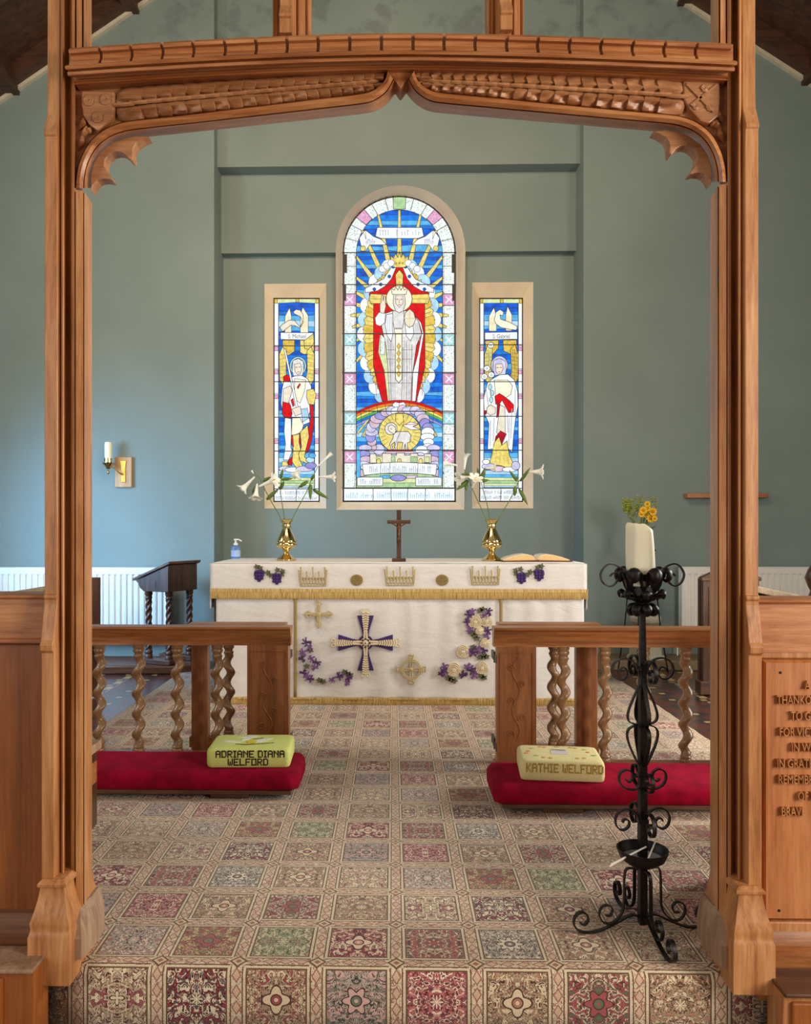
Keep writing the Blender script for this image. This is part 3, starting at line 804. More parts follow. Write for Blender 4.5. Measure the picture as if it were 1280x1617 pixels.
# cloud scallops and golden feathering of the mandorla
for i in range(30):
    a = 2*pi*i/30; ex, ey = cx+154*cos(a), 690+308*sin(a)
    if ey < 380: continue
    Wc.ell(ex, ey, 33, 36, 'clear' if i % 2 else 'pale', 1.1, 14)
N = 88; pts = []
for i in range(N):
    a = 2*pi*i/N; q = 1.0 if i % 2 else .93
    pts.append((cx+160*q*cos(a), 690+300*q*sin(a)))
Wc.fill(pts, 'gold', 1.6)
for i in range(N):
    a = 2*pi*i/N
    Wc.line([(cx+110*cos(a), 690+240*sin(a)), (cx+152*cos(a), 690+288*sin(a))], 1.2, 'paintline' if i % 3 else 'lead')
for i in range(0, N, 4):
    a = 2*pi*i/N; b_ = 2*pi*(i+2)/N
    Wc.fill([(cx+112*cos(a), 690+245*sin(a)), (cx+158*cos(a), 690+297*sin(a)), (cx+158*cos(b_), 690+297*sin(b_)), (cx+112*cos(b_), 690+245*sin(b_))], 'amber', 1)
# red hanging with jewelled white edging
Wc.fill([(641, 372), (668, 420), (705, 466), (752, 494), (772, 510), (758, 556), (752, 556), (754, 830), (732, 920), (716, 985), (566, 985), (548, 920), (527, 830), (528, 556), (518, 556), (508, 512), (532, 494), (578, 466), (614, 420)], 'red', 2)
for sg in (-1, 1):
    Wc.fill([(cx+sg*4, 372), (cx+sg*32, 392), (cx+sg*70, 448), (cx+sg*128, 478), (cx+sg*150, 490), (cx+sg*150, 508), (cx+sg*96, 500), (cx+sg*60, 478), (cx+sg*34, 446)], 'clear', 1.8)
    for jx, jy in ((27, 395), (44, 437), (82, 472), (110, 493)): Wc.ell(cx+sg*jx, jy, 7, 7, 'deep', 1.4, 10)
    for q in (700, 760, 800, 880, 940): Wc.line([(cx+sg*104, q-40), (cx+sg*100, q+20)], 1.2, 'ruby')
# crown above
Wc.fill([(606, 390), (602, 345), (616, 358), (624, 336), (634, 354), (641, 328), (649, 354), (658, 336), (667, 358), (680, 345), (677, 390), (660, 398), (622, 398)], 'gold', 1.8)
for q in range(5): Wc.ell(612+q*14.5, 380, 4, 4, 'amber', 1.2, 8)
for q in range(9): Wc.ell(566+q*19, 352+abs(q-4)*13, 15, 15, 'clear', 1.2, 10) if abs(q-4) > 1 else None
# golden cross behind the head
Wc.fill([(628, 500), (624, 430), (641, 408), (658, 430), (654, 500)], 'gold', 1.6)
for sg in (-1, 1): Wc.fill([(cx+sg*50, 517), (cx+sg*126, 514), (cx+sg*134, 536), (cx+sg*124, 556), (cx+sg*50, 555)], 'gold', 1.6); Wc.line([(cx+sg*50, 536), (cx+sg*130, 536)], 1.1)
Wc.ell(640, 535, 57, 57, 'cream', 2)
# robe
Wc.fill([(612, 588), (578, 600), (560, 640), (570, 690), (582, 740), (590, 830), (594, 985), (690, 985), (700, 860), (716, 740), (738, 690), (728, 640), (704, 604), (670, 588)], 'grey', 2)
Wc.fill([(704, 604), (728, 640), (740, 680), (722, 780), (700, 860), (696, 985), (712, 985), (730, 800), (748, 690), (736, 640)], 'clear', 1.6)
Wc.fill([(556, 690), (548, 770), (574, 850), (590, 985), (598, 985), (590, 830), (580, 730)], 'lime', 1.4)
Wc.fill([(560, 690), (556, 780), (576, 780), (578, 710)], 'border', 1.3)
for q, (x0, x1) in enumerate([(600, 604), (606, 614), (590, 607), (662, 660), (672, 672), (684, 682), (696, 690), (616, 622), (658, 650)]):
    Wc.line([(x0, 700+6*q), ((x0+x1)/2+2, 850), (x1, 984)], 1.8 if q % 2 else 3.2, 'fold')
for q in (760, 800, 905): Wc.line([(586, q), (698, q)], 1.2)
Wc.fill([(612, 588), (660, 588), (662, 622), (655, 664), (618, 664), (610, 622)], 'grey', 1.6)
Wc.fill([(618, 668), (654, 668), (654, 690), (622, 690)], 'cream', 1.4)
Wc.fill([(624, 690), (652, 690), (652, 888), (638, 904), (624, 888)], 'cream', 1.8)
for q in range(5):
    y0 = 730+q*30; Wc.fill([(638, y0), (647, y0+14), (638, y0+28), (629, y0+14)], 'amber', 1.1)
Wc.fill([(584, 606), (612, 600), (612, 690), (606, 724), (588, 700), (578, 650)], 'clear', 1.6)
Wc.fill([(664, 640), (700, 650), (704, 690), (690, 720), (672, 700)], 'clear', 1.5)
for q in (0, 8, 16): Wc.line([(588+q, 612), (590+q, 680)], 1.3, 'fold'); Wc.line([(712+q*.8, 640), (716+q*.8, 720)], 1.3, 'fold')
# raised arm and hand
Wc.fill([(534, 620), (552, 594), (580, 598), (578, 640), (556, 656), (538, 648)], 'clear', 1.7)
Wc.fill([(556, 596), (556, 560), (562, 548), (563, 520), (569, 520), (570, 545), (574, 524), (580, 526), (579, 552), (582, 568), (574, 600)], 'flesh', 1.6)
# orb
Wc.fill([(668, 596), (686, 580), (704, 596), (712, 626), (702, 652), (684, 662), (666, 646), (662, 618)], 'parch', 1.8); Wc.line([(664, 622), (710, 622)], 1.4, 'amber'); Wc.line([(686, 584), (686, 658)], 1.4, 'amber')
# head
Wc.fill([(616, 515), (664, 515), (668, 556), (658, 588), (641, 598), (624, 588), (614, 556)], 'grey', 1.6)
Wc.fill([(624, 522), (657, 522), (657, 556), (641, 574), (625, 556)], 'flesh', 1.2)
Wc.line([(628, 538), (636, 538)], 2, 'paintline'); Wc.line([(646, 538), (654, 538)], 2, 'paintline'); Wc.line([(641, 540), (639, 553), (643, 553)], 1.3, 'paintline'); Wc.line([(635, 562), (647, 562)], 1.8, 'paintline')
Wc.fill([(610, 516), (604, 486), (618, 498), (626, 484), (634, 498), (641, 482), (648, 498), (656, 484), (663, 498), (676, 486), (671, 516)], 'cream', 1.7)
# rainbow
for q, cc in enumerate(['red', 'orange', 'gold', 'lgreen', 'mid', 'violet']):
    o0, o1 = q*11, q*11+11
    def yy(x, o): return 980+o+((x-641)/190)**2*52
    xs_ = [452+i*378/16 for i in range(17)]
    Wc.fill([(x, yy(x, o0)) for x in xs_]+[(x, yy(x, o1)) for x in xs_[::-1]], cc, 1.1)
for x in range(470, 830, 36): Wc.line([(x, yy(x, 0)), (x+(6 if x < 641 else -6), yy(x, 66))], 1.3)
Wc.fill([(610, 998), (622, 988), (640, 992), (660, 988), (670, 1000), (664, 1022), (641, 1030), (616, 1022)], 'clear', 1.8); Wc.line([(640, 992), (640, 1028)], 1.4)
for sg in (-1, 1):
    Wc.fill([(cx+sg*128, 1064), (cx+sg*118, 1070), (cx+sg*158, 1142), (cx+sg*166, 1138)], 'gold', 1.5); Wc.fill([(cx+sg*140, 1064), (cx+sg*132, 1066), (cx+sg*182, 1130), (cx+sg*186, 1122)], 'gold', 1.2) if sg < 0 else None
# cloud ring round the golden disc
random.seed(5)
for i in range(26):
    a = pi*.86+2*pi*.82*i/25*1.0-.0; a = radians(128)+radians(284)*i/25
    rr = 124+random.uniform(-6, 16)
    Wc.ell(cx+2+rr*cos(a)*1.02, 1130+rr*sin(a)*.86, random.uniform(20, 32), random.uniform(16, 24), random.choice(['lav', 'mauve', 'clear', 'violet', 'lav']), 1.5, 12)
for sg in (-1, 1):
    for q, (dx, yy_) in enumerate([(150, 1190), (158, 1216), (146, 1240), (160, 1262), (140, 1275), (164, 1300)]):
        Wc.ell(cx+sg*dx, yy_, 30, 15, ['lav', 'violet', 'mauve', 'lav', 'clear', 'mauve'][q], 1.5, 12)
Wc.ell(643, 1124, 93, 88, 'gold', 2, 30)
for i in range(28):
    a = 2*pi*i/28; Wc.line([(643+66*cos(a), 1124+62*sin(a)), (643+90*cos(a), 1124+85*sin(a))], 1.1, 'lead' if i % 3 == 0 else 'paintline')
Wc.fill([(626, 1040), (656, 1040), (660, 1072), (641, 1092), (624, 1072)], 'gold', 1.5)
# lamb
Wc.ell(604, 1106, 27, 27, 'grey', 1.8, 20)
Wc.fill([(616, 1126), (632, 1118), (680, 1118), (692, 1134), (688, 1164), (676, 1168), (678, 1200), (670, 1200), (666, 1172), (660, 1200), (652, 1200), (656, 1166), (634, 1164), (630, 1202), (622, 1202), (620, 1164), (606, 1176), (614, 1196), (606, 1198), (598, 1172), (612, 1150)], 'grey', 1.8)
Wc.fill([(592, 1096), (606, 1088), (622, 1096), (626, 1116), (618, 1130), (604, 1122), (592, 1112)], 'parch', 1.6); Wc.line([(602, 1106), (608, 1107)], 2, 'paintline')
Wc.fill([(656, 1092), (690, 1076), (724, 1084), (700, 1096), (736, 1110), (690, 1110)], 'clear', 1.6); Wc.line([(664, 1088), (712, 1086)], 2, 'red'); Wc.line([(662, 1074), (618, 1190)], 1.5, 'paintline')
Wc.rect(580, 1200, 706, 1216, 'mauve', 1.5); Wc.rect(584, 1198, 702, 1205, 'ruby', 1.2)
# battlemented wall
Wc.fill([(512, 1256), (512, 1216), (538, 1216), (538, 1224), (566, 1224), (566, 1214), (606, 1214), (606, 1222), (628, 1222), (628, 1212), (664, 1212), (664, 1222), (690, 1222), (690, 1214), (722, 1214), (722, 1224), (750, 1224), (750, 1216), (780, 1216), (780, 1256)], 'parch', 1.8)
for x0, x1, cc in ((540, 566, 'lime'), (606, 622, 'green'), (690, 720, 'green'), (750, 772, 'lime')): Wc.rect(x0, 1228, x1, 1254, cc, 1.2)
for x in (550, 641, 734): Wc.ell(x, 1250, 9, 14, 'gold', 1.3, 12)
# scrolls
def banner(pts, col='clear'): Wc.fill(pts, col, 1.8)
banner([(478, 1262), (560, 1256), (641, 1252), (722, 1256), (806, 1262), (800, 1310), (722, 1302), (641, 1300), (560, 1302), (486, 1310)])
for x in (560, 600, 722): Wc.line([(x, 1256), (x-2, 1303)], 1.3)
Wc.script(510, 780, 1296, 26, 'ink', 8)
Wc.ell(636, 1322, 34, 14, 'violet', 1.7, 16); Wc.rect(556, 1310, 600, 1324, 'sky', 1.2); Wc.rect(672, 1310, 720, 1324, 'mauve', 1.2)
Wc.rect(456, 1318, 568, 1356, 'clear', 1.8); Wc.rect(712, 1318, 826, 1356, 'clear', 1.8); Wc.script(470, 556, 1348, 22); Wc.script(724, 816, 1348, 22)
Wc.rect(452, 1200, 470, 1320, 'sky', 1.2); Wc.rect(812, 1200, 830, 1320, 'sky', 1.2)
banner([(536, 262), (544, 224), (740, 224), (748, 262), (722, 272), (560, 272)]); Wc.line([(632, 224), (632, 270)], 1.3); Wc.script(556, 728, 258, 24, 'ink', 12)
for sg in (-1, 1):
    banner([(cx+sg*112, 264), (cx+sg*150, 234), (cx+sg*176, 270), (cx+sg*168, 306), (cx+sg*150, 330), (cx+sg*130, 300), (cx+sg*56, 300), (cx+sg*80, 276)])
    Wc.ell(cx+sg*160, 316, 12, 12, 'gold', 1.5, 12); Wc.fill([(cx+sg*148, 236), (cx+sg*158, 244), (cx+sg*146, 276)], 'cream', 1.2); Wc.script(cx+sg*128-18, cx+sg*128+18, 296, 22)
# border
for sg in (-1, 1):
    b0, b1 = (394, 452) if sg < 0 else (830, 887)
    for y0, y1, cc in ((515, 566, 'pink'), (690, 742, 'aqua'), (864, 912, 'pink'), (1036, 1086, 'aqua'), (1204, 1256, 'pink')):
        Wc.rect(b0, y0, b1, y1, cc, 2)
        for a in range(4): Wc.line([((b0+b1)/2, (y0+y1)/2), ((b0+b1)/2+18*cos(a*pi/2+.78), (y0+y1)/2+18*sin(a*pi/2+.78))], 3, 'clear')
    for y0 in (394, 1130): Wc.line([(b0, y0), (b1, y0)], 1.6)
    for a in (b0+6, b1-6): Wc.line([(a, 336), (a, 1362)], 1.1, 'paintline')
    Wc.line([(b1 if sg < 0 else b0, 336), (b1 if sg < 0 else b0, 1362)], 2.4)
for k in range(1, 12):
    a = pi*k/12; c_, s_ = cos(a), sin(a)
    if k in (3, 9):
        d = .1; q = [(cx-(189 if z else 246)*cos(a+e), spr-(192 if z else 247)*sin(a+e)) for e, z in ((-d, 0), (d, 0), (d, 1), (-d, 1))]; Wc.fill(q, 'pink', 1.8)
    elif k == 6: Wc.fill([(cx-28, 90), (cx+28, 90), (cx+26, 144), (cx-26, 144)], 'green', 1.8)
    else: Wc.line([(cx-189*c_, spr-192*s_), (cx-246*c_, spr-247*s_)], 1.8)
Wc.rect(394, 1368, 887, 1426, 'clear', 2)
for x in (526, 604, 678, 755): Wc.line([(x, 1368), (x+random.uniform(-4, 4), 1424)], 1.8)
Wc.script(410, 870, 1410, 24, 'sky', 9)
for x0, x1, y0, y1 in ((394, 412, 342, 424), (870, 887, 342, 424), (394, 408, 476, 546), (872, 887, 476, 546)): Wc.rect(x0, y0, x1, y1, 'lead', 0)
for y in (335, 475, 690, 860, 1030, 1200, 1366): Wc.line([(392, y), (889, y)], 3.0)
Wc.line(arch(396, 885, 246, 1424)+[(396, 1424)], 4.5)

# -------------------------------------------------- side lights
def side_light(ox, left):
    k = 4.367; W = Win(YG, ox, 440, k); u = 1.0
    x0, x1 = (121, 431) if left else (96, 390)
    fx0, fx1 = (152, 400) if left else (125, 362); mid = (fx0+fx1)/2
    W.rect(x0, 138, x1, 1536, 'border' if False else 'clear', 0)
    W.rect(x0, 140, x1, 170, 'lime', 1.5)
    for q in (.0, .48, .93): W.rect(x0+(x1-x0)*q, 140, x0+(x1-x0)*q+22, 170, 'amber', 1.3)
    W.rect(fx0, 170, fx1, 1440, 'mid', 2)
    random.seed(4 if left else 9); y = 170
    cs = ['deep', 'deep', 'mid', 'sky', 'pale', 'sky', 'deep', 'mid', 'deep', 'mid', 'sky']; i = 0
    while y < 1200:
        h = random.uniform(22, 44); m = random.uniform(-9, 9)
        cc = cs[i % 11] if y < 460 else random.choice(['mid', 'sky', 'deep', 'mid'])
        W.fill([(fx0, y), (mid, y+m), (fx1, y), (fx1, y+h), (mid, y+h+m), (fx0, y+h)], cc, 1.0); y += h; i += 1
    for y, c in ((1200, 'sky'), (1236, 'pale'), (1270, 'sky'), (1300, 'mid'), (1322, 'pale'), (1350, 'sky'), (1372, 'lime'), (1392, 'green'), (1412, 'lime'), (1428, 'pale')): W.rect(fx0, y, fx1, min(1440, y+36), c, 1.1)
    for y in (470, 630, 800, 1110):
        for a, c in ((x0, fx0), (fx1, x1)):
            W.line([(a, y-8), (c, y-8)], 1.4); W.rect(a+2, y, c-2, y+28, 'pink', 1.2)
    for a in (fx0, fx1): W.line([(a, 170), (a, 1445)], 2.2)
    return W, mid
def wing(W, x0, x1, y0, y1, tip, col='gold', n=5):
    W.fill([(x0, y1), (x0, y0+60), (tip, y0), (x1, y0+60), (x1, y1)], col, 1.5)
    for i in range(1, n): W.line([(x0+(x1-x0)*i/n, y0+70), (x0+(x1-x0)*i/n, y1)], 1.0, 'amber')
Wl, mid = side_light(405, True)
wing(Wl, 196, 240, 200, 460, 228, 'cream'); wing(Wl, 302, 356, 196, 460, 318, 'cream')
Wl.fill([(160, 338), (176, 318), (226, 286), (262, 290), (300, 334), (318, 296), (300, 262), (262, 244), (252, 230), (270, 214), (300, 218), (322, 250), (324, 300), (300, 342), (258, 322), (236, 322), (180, 366)], 'flesh', 1.6)
Wl.fill([(180, 425), (180, 520), (222, 530), (262, 500), (262, 425)], 'amber', 1.6); Wl.fill([(300, 425), (300, 510), (330, 524), (396, 500), (396, 425)], 'gold', 1.6)
Wl.fill([(165, 372), (392, 374), (392, 424), (165, 420)], 'clear', 1.8)
Wl.lettering('S: Michael', 279, 412, .062, .78)
Wl.fill([(330, 480), (326, 430), (392, 380), (396, 440), (366, 492)], 'gold', 1.6)
for sg, xa in ((1, 156), (-1, 398)):
    Wl.fill([(xa, 520), (xa+sg*24, 470), (xa+sg*50, 500), (xa+sg*48, 640), (xa+sg*66, 720), (xa+sg*30, 740), (xa+sg*4, 700)], 'gold', 1.6)
    for q in range(7): Wl.line([(xa+sg*3, 530+q*26), (xa+sg*46, 522+q*26)], 1.0, 'paintline')
    for q in range(3): Wl.line([(xa+sg*(12+q*12), 500), (xa+sg*(14+q*14), 710)], 1.0, 'amber')
Wl.ell(286, 604, 58, 66, 'aqua', 1.8, 22); Wl.ell(286, 604, 46, 54, 'sky', 1.3, 20)
Wl.fill([(246, 610), (250, 566), (286, 552), (322, 570), (326, 630), (316, 668), (254, 672), (246, 640)], 'grey', 1.5)
Wl.fill([(262, 590), (300, 584), (312, 612), (304, 650), (284, 664), (264, 640)], 'flesh', 1.3); Wl.line([(268, 612), (280, 612)], 2, 'paintline'); Wl.line([(292, 610), (304, 610)], 2, 'paintline'); Wl.line([(280, 644), (296, 643)], 1.6, 'paintline')
Wl.fill([(190, 700), (230, 684), (264, 672), (310, 668), (352, 690), (376, 740), (382, 870), (358, 950), (370, 990), (322, 1010), (300, 960), (240, 960), (182, 940), (168, 860), (176, 760)], 'clear', 1.8)
Wl.fill([(184, 678), (206, 662), (232, 676), (232, 706), (188, 712)], 'red', 1.6)
Wl.fill([(365, 868), (392, 880), (394, 1000), (380, 1120), (360, 1190), (330, 1210), (352, 1080), (372, 960)], 'red', 1.7)
Wl.fill([(180, 850), (214, 836), (236, 880), (246, 930), (238, 962), (196, 966), (176, 930)], 'red', 1.7); Wl.fill([(236, 838), (252, 826), (262, 874), (250, 884)], 'red', 1.4)
Wl.fill([(184, 760), (232, 740), (246, 770), (220, 860), (182, 850)], 'parch', 1.5); Wl.fill([(262, 690), (340, 700), (330, 780), (300, 860), (262, 830)], 'cream', 1.4); Wl.fill([(278, 750), (298, 722), (304, 730), (286, 762)], 'red', 1.2)
Wl.fill([(346, 770), (392, 760), (410, 800), (396, 870), (360, 866), (344, 820)], 'gold', 1.6)
Wl.fill([(188, 486), (200, 486), (296, 930), (282, 936)], 'clear', 1.5); Wl.fill([(244, 900), (300, 880), (312, 930), (268, 948)], 'flesh', 1.5); Wl.fill([(306, 900), (350, 894), (362, 960), (318, 990)], 'pale', 1.4)
Wl.fill([(246, 962), (300, 960), (324, 1010), (310, 1060), (262, 1078), (240, 1080)], 'cream', 1.5)
Wl.fill([(196, 960), (238, 966), (240, 1060), (236, 1160), (246, 1190), (222, 1250), (186, 1250), (200, 1140), (190, 1050)], 'clear', 1.6)
Wl.fill([(248, 1080), (296, 1070), (304, 1180), (294, 1240), (316, 1290), (306, 1306), (270, 1302), (242, 1260), (252, 1190)], 'gold', 1.7); Wl.fill([(300, 1060), (352, 1010), (362, 1090), (340, 1180), (330, 1230), (362, 1260), (350, 1276), (300, 1256), (290, 1210), (310, 1160)], 'gold', 1.7)
Wl.fill([(238, 1090), (250, 1080), (256, 1160), (244, 1150)], 'red', 1.4); Wl.fill([(214, 1262), (248, 1222), (244, 1292), (222, 1284)], 'red', 1.5); Wl.fill([(296, 1068), (304, 1100), (304, 1180), (292, 1130)], 'ruby', 1.3)
Wl.fill([(178, 1262), (210, 1262), (220, 1288), (196, 1300), (170, 1292)], 'gold', 1.5)
for ex, ey, rx, ry, c in ((196, 1310, 44, 18, 'lav'), (250, 1318, 56, 18, 'clear'), (330, 1312, 60, 20, 'lav'), (374, 1290, 40, 22, 'violet'), (370, 1250, 30, 20, 'pale'), (384, 1220, 24, 18, 'sky')): Wl.ell(ex, ey, rx, ry, c, 1.5, 14)
Wr, mid = side_light(735, False)
wing(Wr, 160, 212, 200, 362, 194, 'cream'); wing(Wr, 276, 318, 190, 360, 288, 'cream')
Wr.fill([(196, 286), (208, 232), (236, 214), (262, 232), (254, 256), (236, 250), (240, 280), (300, 300), (354, 330), (350, 356), (300, 350), (240, 336), (206, 310)], 'cream', 1.6)
Wr.fill([(132, 430), (146, 520), (180, 530), (224, 480), (226, 424)], 'amber', 1.6); Wr.fill([(256, 424), (262, 500), (310, 520), (352, 480), (350, 424)], 'amber', 1.6)
Wr.fill([(132, 372), (356, 368), (356, 418), (132, 422)], 'clear', 1.8)
Wr.lettering('S: Gabriel', 245, 412, .060, .78)
for sg, xa in ((1, 130), (-1, 362)):
    Wr.fill([(xa, 520), (xa+sg*24, 450), (xa+sg*54, 490), (xa+sg*46, 620), (xa+sg*56, 720), (xa+sg*24, 730), (xa+sg*2, 690)], 'amber' if sg < 0 else 'gold', 1.6)
    for q in range(7): Wr.line([(xa+sg*3, 520+q*26), (xa+sg*46, 512+q*26)], 1.0, 'paintline')
    for q in range(3): Wr.line([(xa+sg*(12+q*12), 490), (xa+sg*(14+q*14), 700)], 1.0, 'lead' if q == 1 else 'paintline')
Wr.ell(232, 600, 58, 66, 'lav', 1.8, 22); Wr.ell(232, 604, 46, 52, 'mauve', 1.3, 20)
Wr.fill([(186, 620), (192, 566), (232, 550), (274, 570), (280, 626), (272, 664), (200, 668)], 'lav', 1.5)
Wr.fill([(206, 592), (250, 588), (258, 620), (244, 652), (222, 662), (206, 636)], 'flesh', 1.3); Wr.line([(212, 614), (224, 614)], 2, 'paintline'); Wr.line([(236, 613), (248, 613)], 2, 'paintline'); Wr.line([(224, 645), (238, 644)], 1.6, 'paintline')
Wr.fill([(186, 690), (232, 664), (290, 660), (336, 700), (358, 780), (360, 880), (344, 960), (330, 1080), (320, 1200), (280, 1160), (150, 1180), (160, 1000), (128, 930), (124, 820), (150, 720)], 'clear', 1.8)
Wr.fill([(196, 700), (290, 700), (322, 740), (310, 800), (262, 830), (206, 810)], 'cream', 1.5)
Wr.fill([(200, 812), (232, 792), (264, 812), (300, 840), (330, 870), (328, 920), (296, 926), (272, 880), (250, 838), (232, 868), (206, 866)], 'red', 1.7); Wr.fill([(216, 868), (238, 868), (226, 950), (212, 960)], 'ruby', 1.4)
Wr.fill([(236, 870), (270, 888), (272, 1060), (240, 1090), (212, 1060)], 'parch', 1.5)
Wr.fill([(206, 1090), (240, 1050), (280, 1072), (246, 1150), (230, 1100), (200, 1130)], 'ruby', 1.5)
Wr.fill([(196, 1130), (230, 1090), (248, 1150), (284, 1120), (300, 1220), (336, 1290), (310, 1312), (240, 1290), (164, 1280), (180, 1210)], 'gold', 1.8)
for a, c in ((190, 180), (212, 206), (236, 236), (258, 268), (276, 296)): Wr.line([(a, 1150), (c, 1280)], 1.4, 'amber')
for a, c, y0, y1 in ((170, 168, 980, 1150), (196, 190, 960, 1120), (300, 296, 960, 1150), (318, 310, 900, 1100), (286, 290, 940, 1060), (140, 160, 760, 900), (340, 340, 760, 940)): Wr.line([(a, y0), (c, y1)], 2.2, 'fold')
Wr.fill([(146, 890), (170, 870), (206, 890), (204, 930), (170, 944), (144, 924)], 'flesh', 1.6); Wr.rect(124, 910, 142, 936, 'ruby', 1.3)
Wr.line([(176, 880), (168, 740), (160, 620), (166, 470)], 3, 'green')
for ex, ey in ((128, 676), (176, 664), (146, 620), (172, 460)): Wr.ell(ex, ey, 22, 20, 'clear', 1.6, 12); Wr.ell(ex, ey, 7, 7, 'cream', 1, 8)
for ex, ey in ((168, 748), (182, 790), (176, 836)): Wr.ell(ex, ey, 13, 20, 'aqua', 1.4, 10)
for ex, ey, rx, ry, c in ((160, 1296, 50, 22, 'lav'), (220, 1312, 56, 20, 'mauve'), (300, 1316, 50, 18, 'clear'), (344, 1290, 30, 30, 'lav'), (140, 1264, 26, 18, 'clear')): Wr.ell(ex, ey, rx, ry, c, 1.5, 14)
for W, x0, x1, ys in ((Wl, 121, 431, (465, 712, 957, 1190, 1450)), (Wr, 96, 390, (457, 712, 950, 1184, 1446))):
    W.rect(x0, ys[-1], x1, 1534, 'clear', 2); m = (x0+x1)/2
    W.line([(m, ys[-1]), (m-4, 1534)], 1.8); W.script(x0+14, x1-14, ys[-1]+38, 22, 'ink', 9); W.script(x0+14, x1-14, ys[-1]+74, 22, 'ink', 9)
    for y in ys: W.line([(x0-2, y), (x1+2, y)], 2.6)
    W.line([(x0, 138), (x1, 138), (x1, 1536), (x0, 1536), (x0, 138)], 3.4)

# window structures: splayed stone dressing with the leaded pane as child
def ring(px0, px1, py0, py1): # px rect to world corner list on the glass plane
    return None
def w2(W, p): q = W.w(p); return (q[0], q[2])
# centre
n = 40
outer = [(cx0, cz0)]+[(ccx-cr*cos(pi*i/n), csz+cr*sin(pi*i/n)) for i in range(n+1)]+[(cx1, cz0)]
gl, gr = w2(Wc, (394, 335)), w2(Wc, (887, 335)); gb = w2(Wc, (394, 1426))[1]; gc = (gl[0]+gr[0])/2; grr = (gr[0]-gl[0])/2; gtop = w2(Wc, (641, 88))[1]
inner = [(gl[0], gb)]+[(gc-grr*cos(pi*i/n), gl[1]+(gtop-gl[1])*sin(pi*i/n)) for i in range(n+1)]+[(gr[0], gb)]
def dressing(name, outer, inner, W, lip=.0):
    b = MB()
    b.loft([[(p[0], (YP1-.004 if p[1] > zl1 else YP2-.004), p[1]) for p in outer], [(p[0], YG+.0, p[1]) for p in inner], [(p[0], YG+.16, p[1]) for p in inner]], cap=False)
    o = b.build(name, FRAME, base=(0, 0, 0), smooth=0 if len(outer) < 6 else 30); tag(o, kind='structure'); o['_w'] = (0, 0, 0)
    W.b.build('stained_glass', [GM[q] for q in GN], o, smooth=0, recalc=False)
dressing('window_1', outer, inner, Wc)
for nm, W, k, ga, gb_ in (('window_2', Wl, 'l', (121, 140), (431, 1536)), ('window_3', Wr, 'r', (96, 138), (390, 1536))):
    a, c, z0, z1 = win[k]; p, q = w2(W, ga), w2(W, gb_)
    dressing(nm, [(a, z0), (a, z1), (c, z1), (c, z0)], [(p[0], q[1]), (p[0], p[1]), (q[0], p[1]), (q[0], q[1])], W)
# blocking daylight leaks behind the glass
# ================================================================ ALTAR
YA = 5.79
zt_alt = 1.012
def ax_(px): return X(px, YA)
def az(py): return Z(py, YA)
ax0, ax1 = ax_(334), ax_(924); YB = 6.72
# table
T = thing('altar_table', ((ax0+ax1)/2, 6.25, 0), 'dark oak altar table almost hidden under its white and gold cloths', 'altar')
b = MB(); b.box(ax0+.012, ax1-.012, YA+.03, YB-.02, .945, zt_alt-.012); b.build('table_top', W_DARKH, T, bevel=.005)
for x in (ax0+.06, ax1-.06):
    for y in (YA+.09, YB-.09):
        b = MB(); b.box(x-.05, x+.05, y-.05, y+.05, .012, .945); b.build('leg', W_DARK, T, bevel=.005)
b = MB(); b.box(ax0+.06, ax1-.06, YB-.12, YB-.08, .15, .94); b.build('back_panel', W_DARK, T)

def wr(u, v, s=1.0, k=3.0): return s*mnoise.noise(Vector((u*k, v*k*1.7, 3.3)))
# superfrontal: top cloth with a short drop in front and at the ends
SF = thing('superfrontal', ((ax0+ax1)/2, 6.25, zt_alt), 'white altar top cloth with embroidered crowns, grapes and a gold fringe', 'altar cloth')
prof = []   # (y,z) along the drape, back to front
for y in [YB+.004-i*(YB-YA-.02)/9 for i in range(10)]: prof.append((y, zt_alt))
for i in range(1, 7):
    a = pi/2*i/6; prof.append((YA+.018-.022*sin(a), zt_alt-.022+.022*cos(a)))
zf1 = az(932)
for i in range(1, 9): prof.append((YA-.004-.004*i/8, zt_alt-.022-(zt_alt-.022-zf1)*i/8))
b = MB(); m = len(prof)-1
def fsf(u, v):
    i = min(int(v*m), m-1); t = v*m-i; y = prof[i][0]*(1-t)+prof[i+1][0]*t; z = prof[i][1]*(1-t)+prof[i+1][1]*t
    x = ax0-.006+(ax1-ax0+.012)*u
    if y > YA+.02: z += .0025*abs(wr(x, y, 1, 4))
    else: y -= .006*abs(wr(x*.5, z*3, 1, 9))+.0022*abs(sin(x*31+2*sin(x*7)))*(1-(z-zf1)/(zt_alt-zf1))
    return (x, y, z)
b.grid(fsf, 110, m)
b.build('cloth', LINEN, SF, smooth=60, solid=.003)
b = MB(); b.grid(lambda u, v: (ax0+.004+(ax1-ax0-.008)*u, YA+.03+(YB-YA-.04)*v, zt_alt+.0045+.003*abs(wr(u*4, v, 1, 5))), 40, 10)
b.build('linen_cover', FAIR, SF, smooth=60, solid=.003)
for sg, x in ((-1, ax0-.010), (1, ax1+.010)):
    b = MB(); b.grid(lambda u, v: (x+sg*.004*sin(u*14), YA+.0+(YB-YA)*u, zt_alt-(zt_alt-az(962))*v), 20, 8)
    b.build('end_drop', FAIR, SF, smooth=60, solid=.003)
def fringe(b, x0, x1, zt, zb, yf, n, amp=.004, jag=.0):
    rows = []
    for j in range(4):
        r_ = []
        for i in range(n+1):
            x = x0+(x1-x0)*i/n; dz = jag*random.uniform(-1, 1) if j == 3 else 0
            z = zt+(zb-zt)*j/3+dz
            r_.append((x, yf(x, z)-(amp if i % 2 else -amp*.2)*(.35+.65*j/3), z))
        rows.append(r_)
    R = b.loft(rows, False, False)
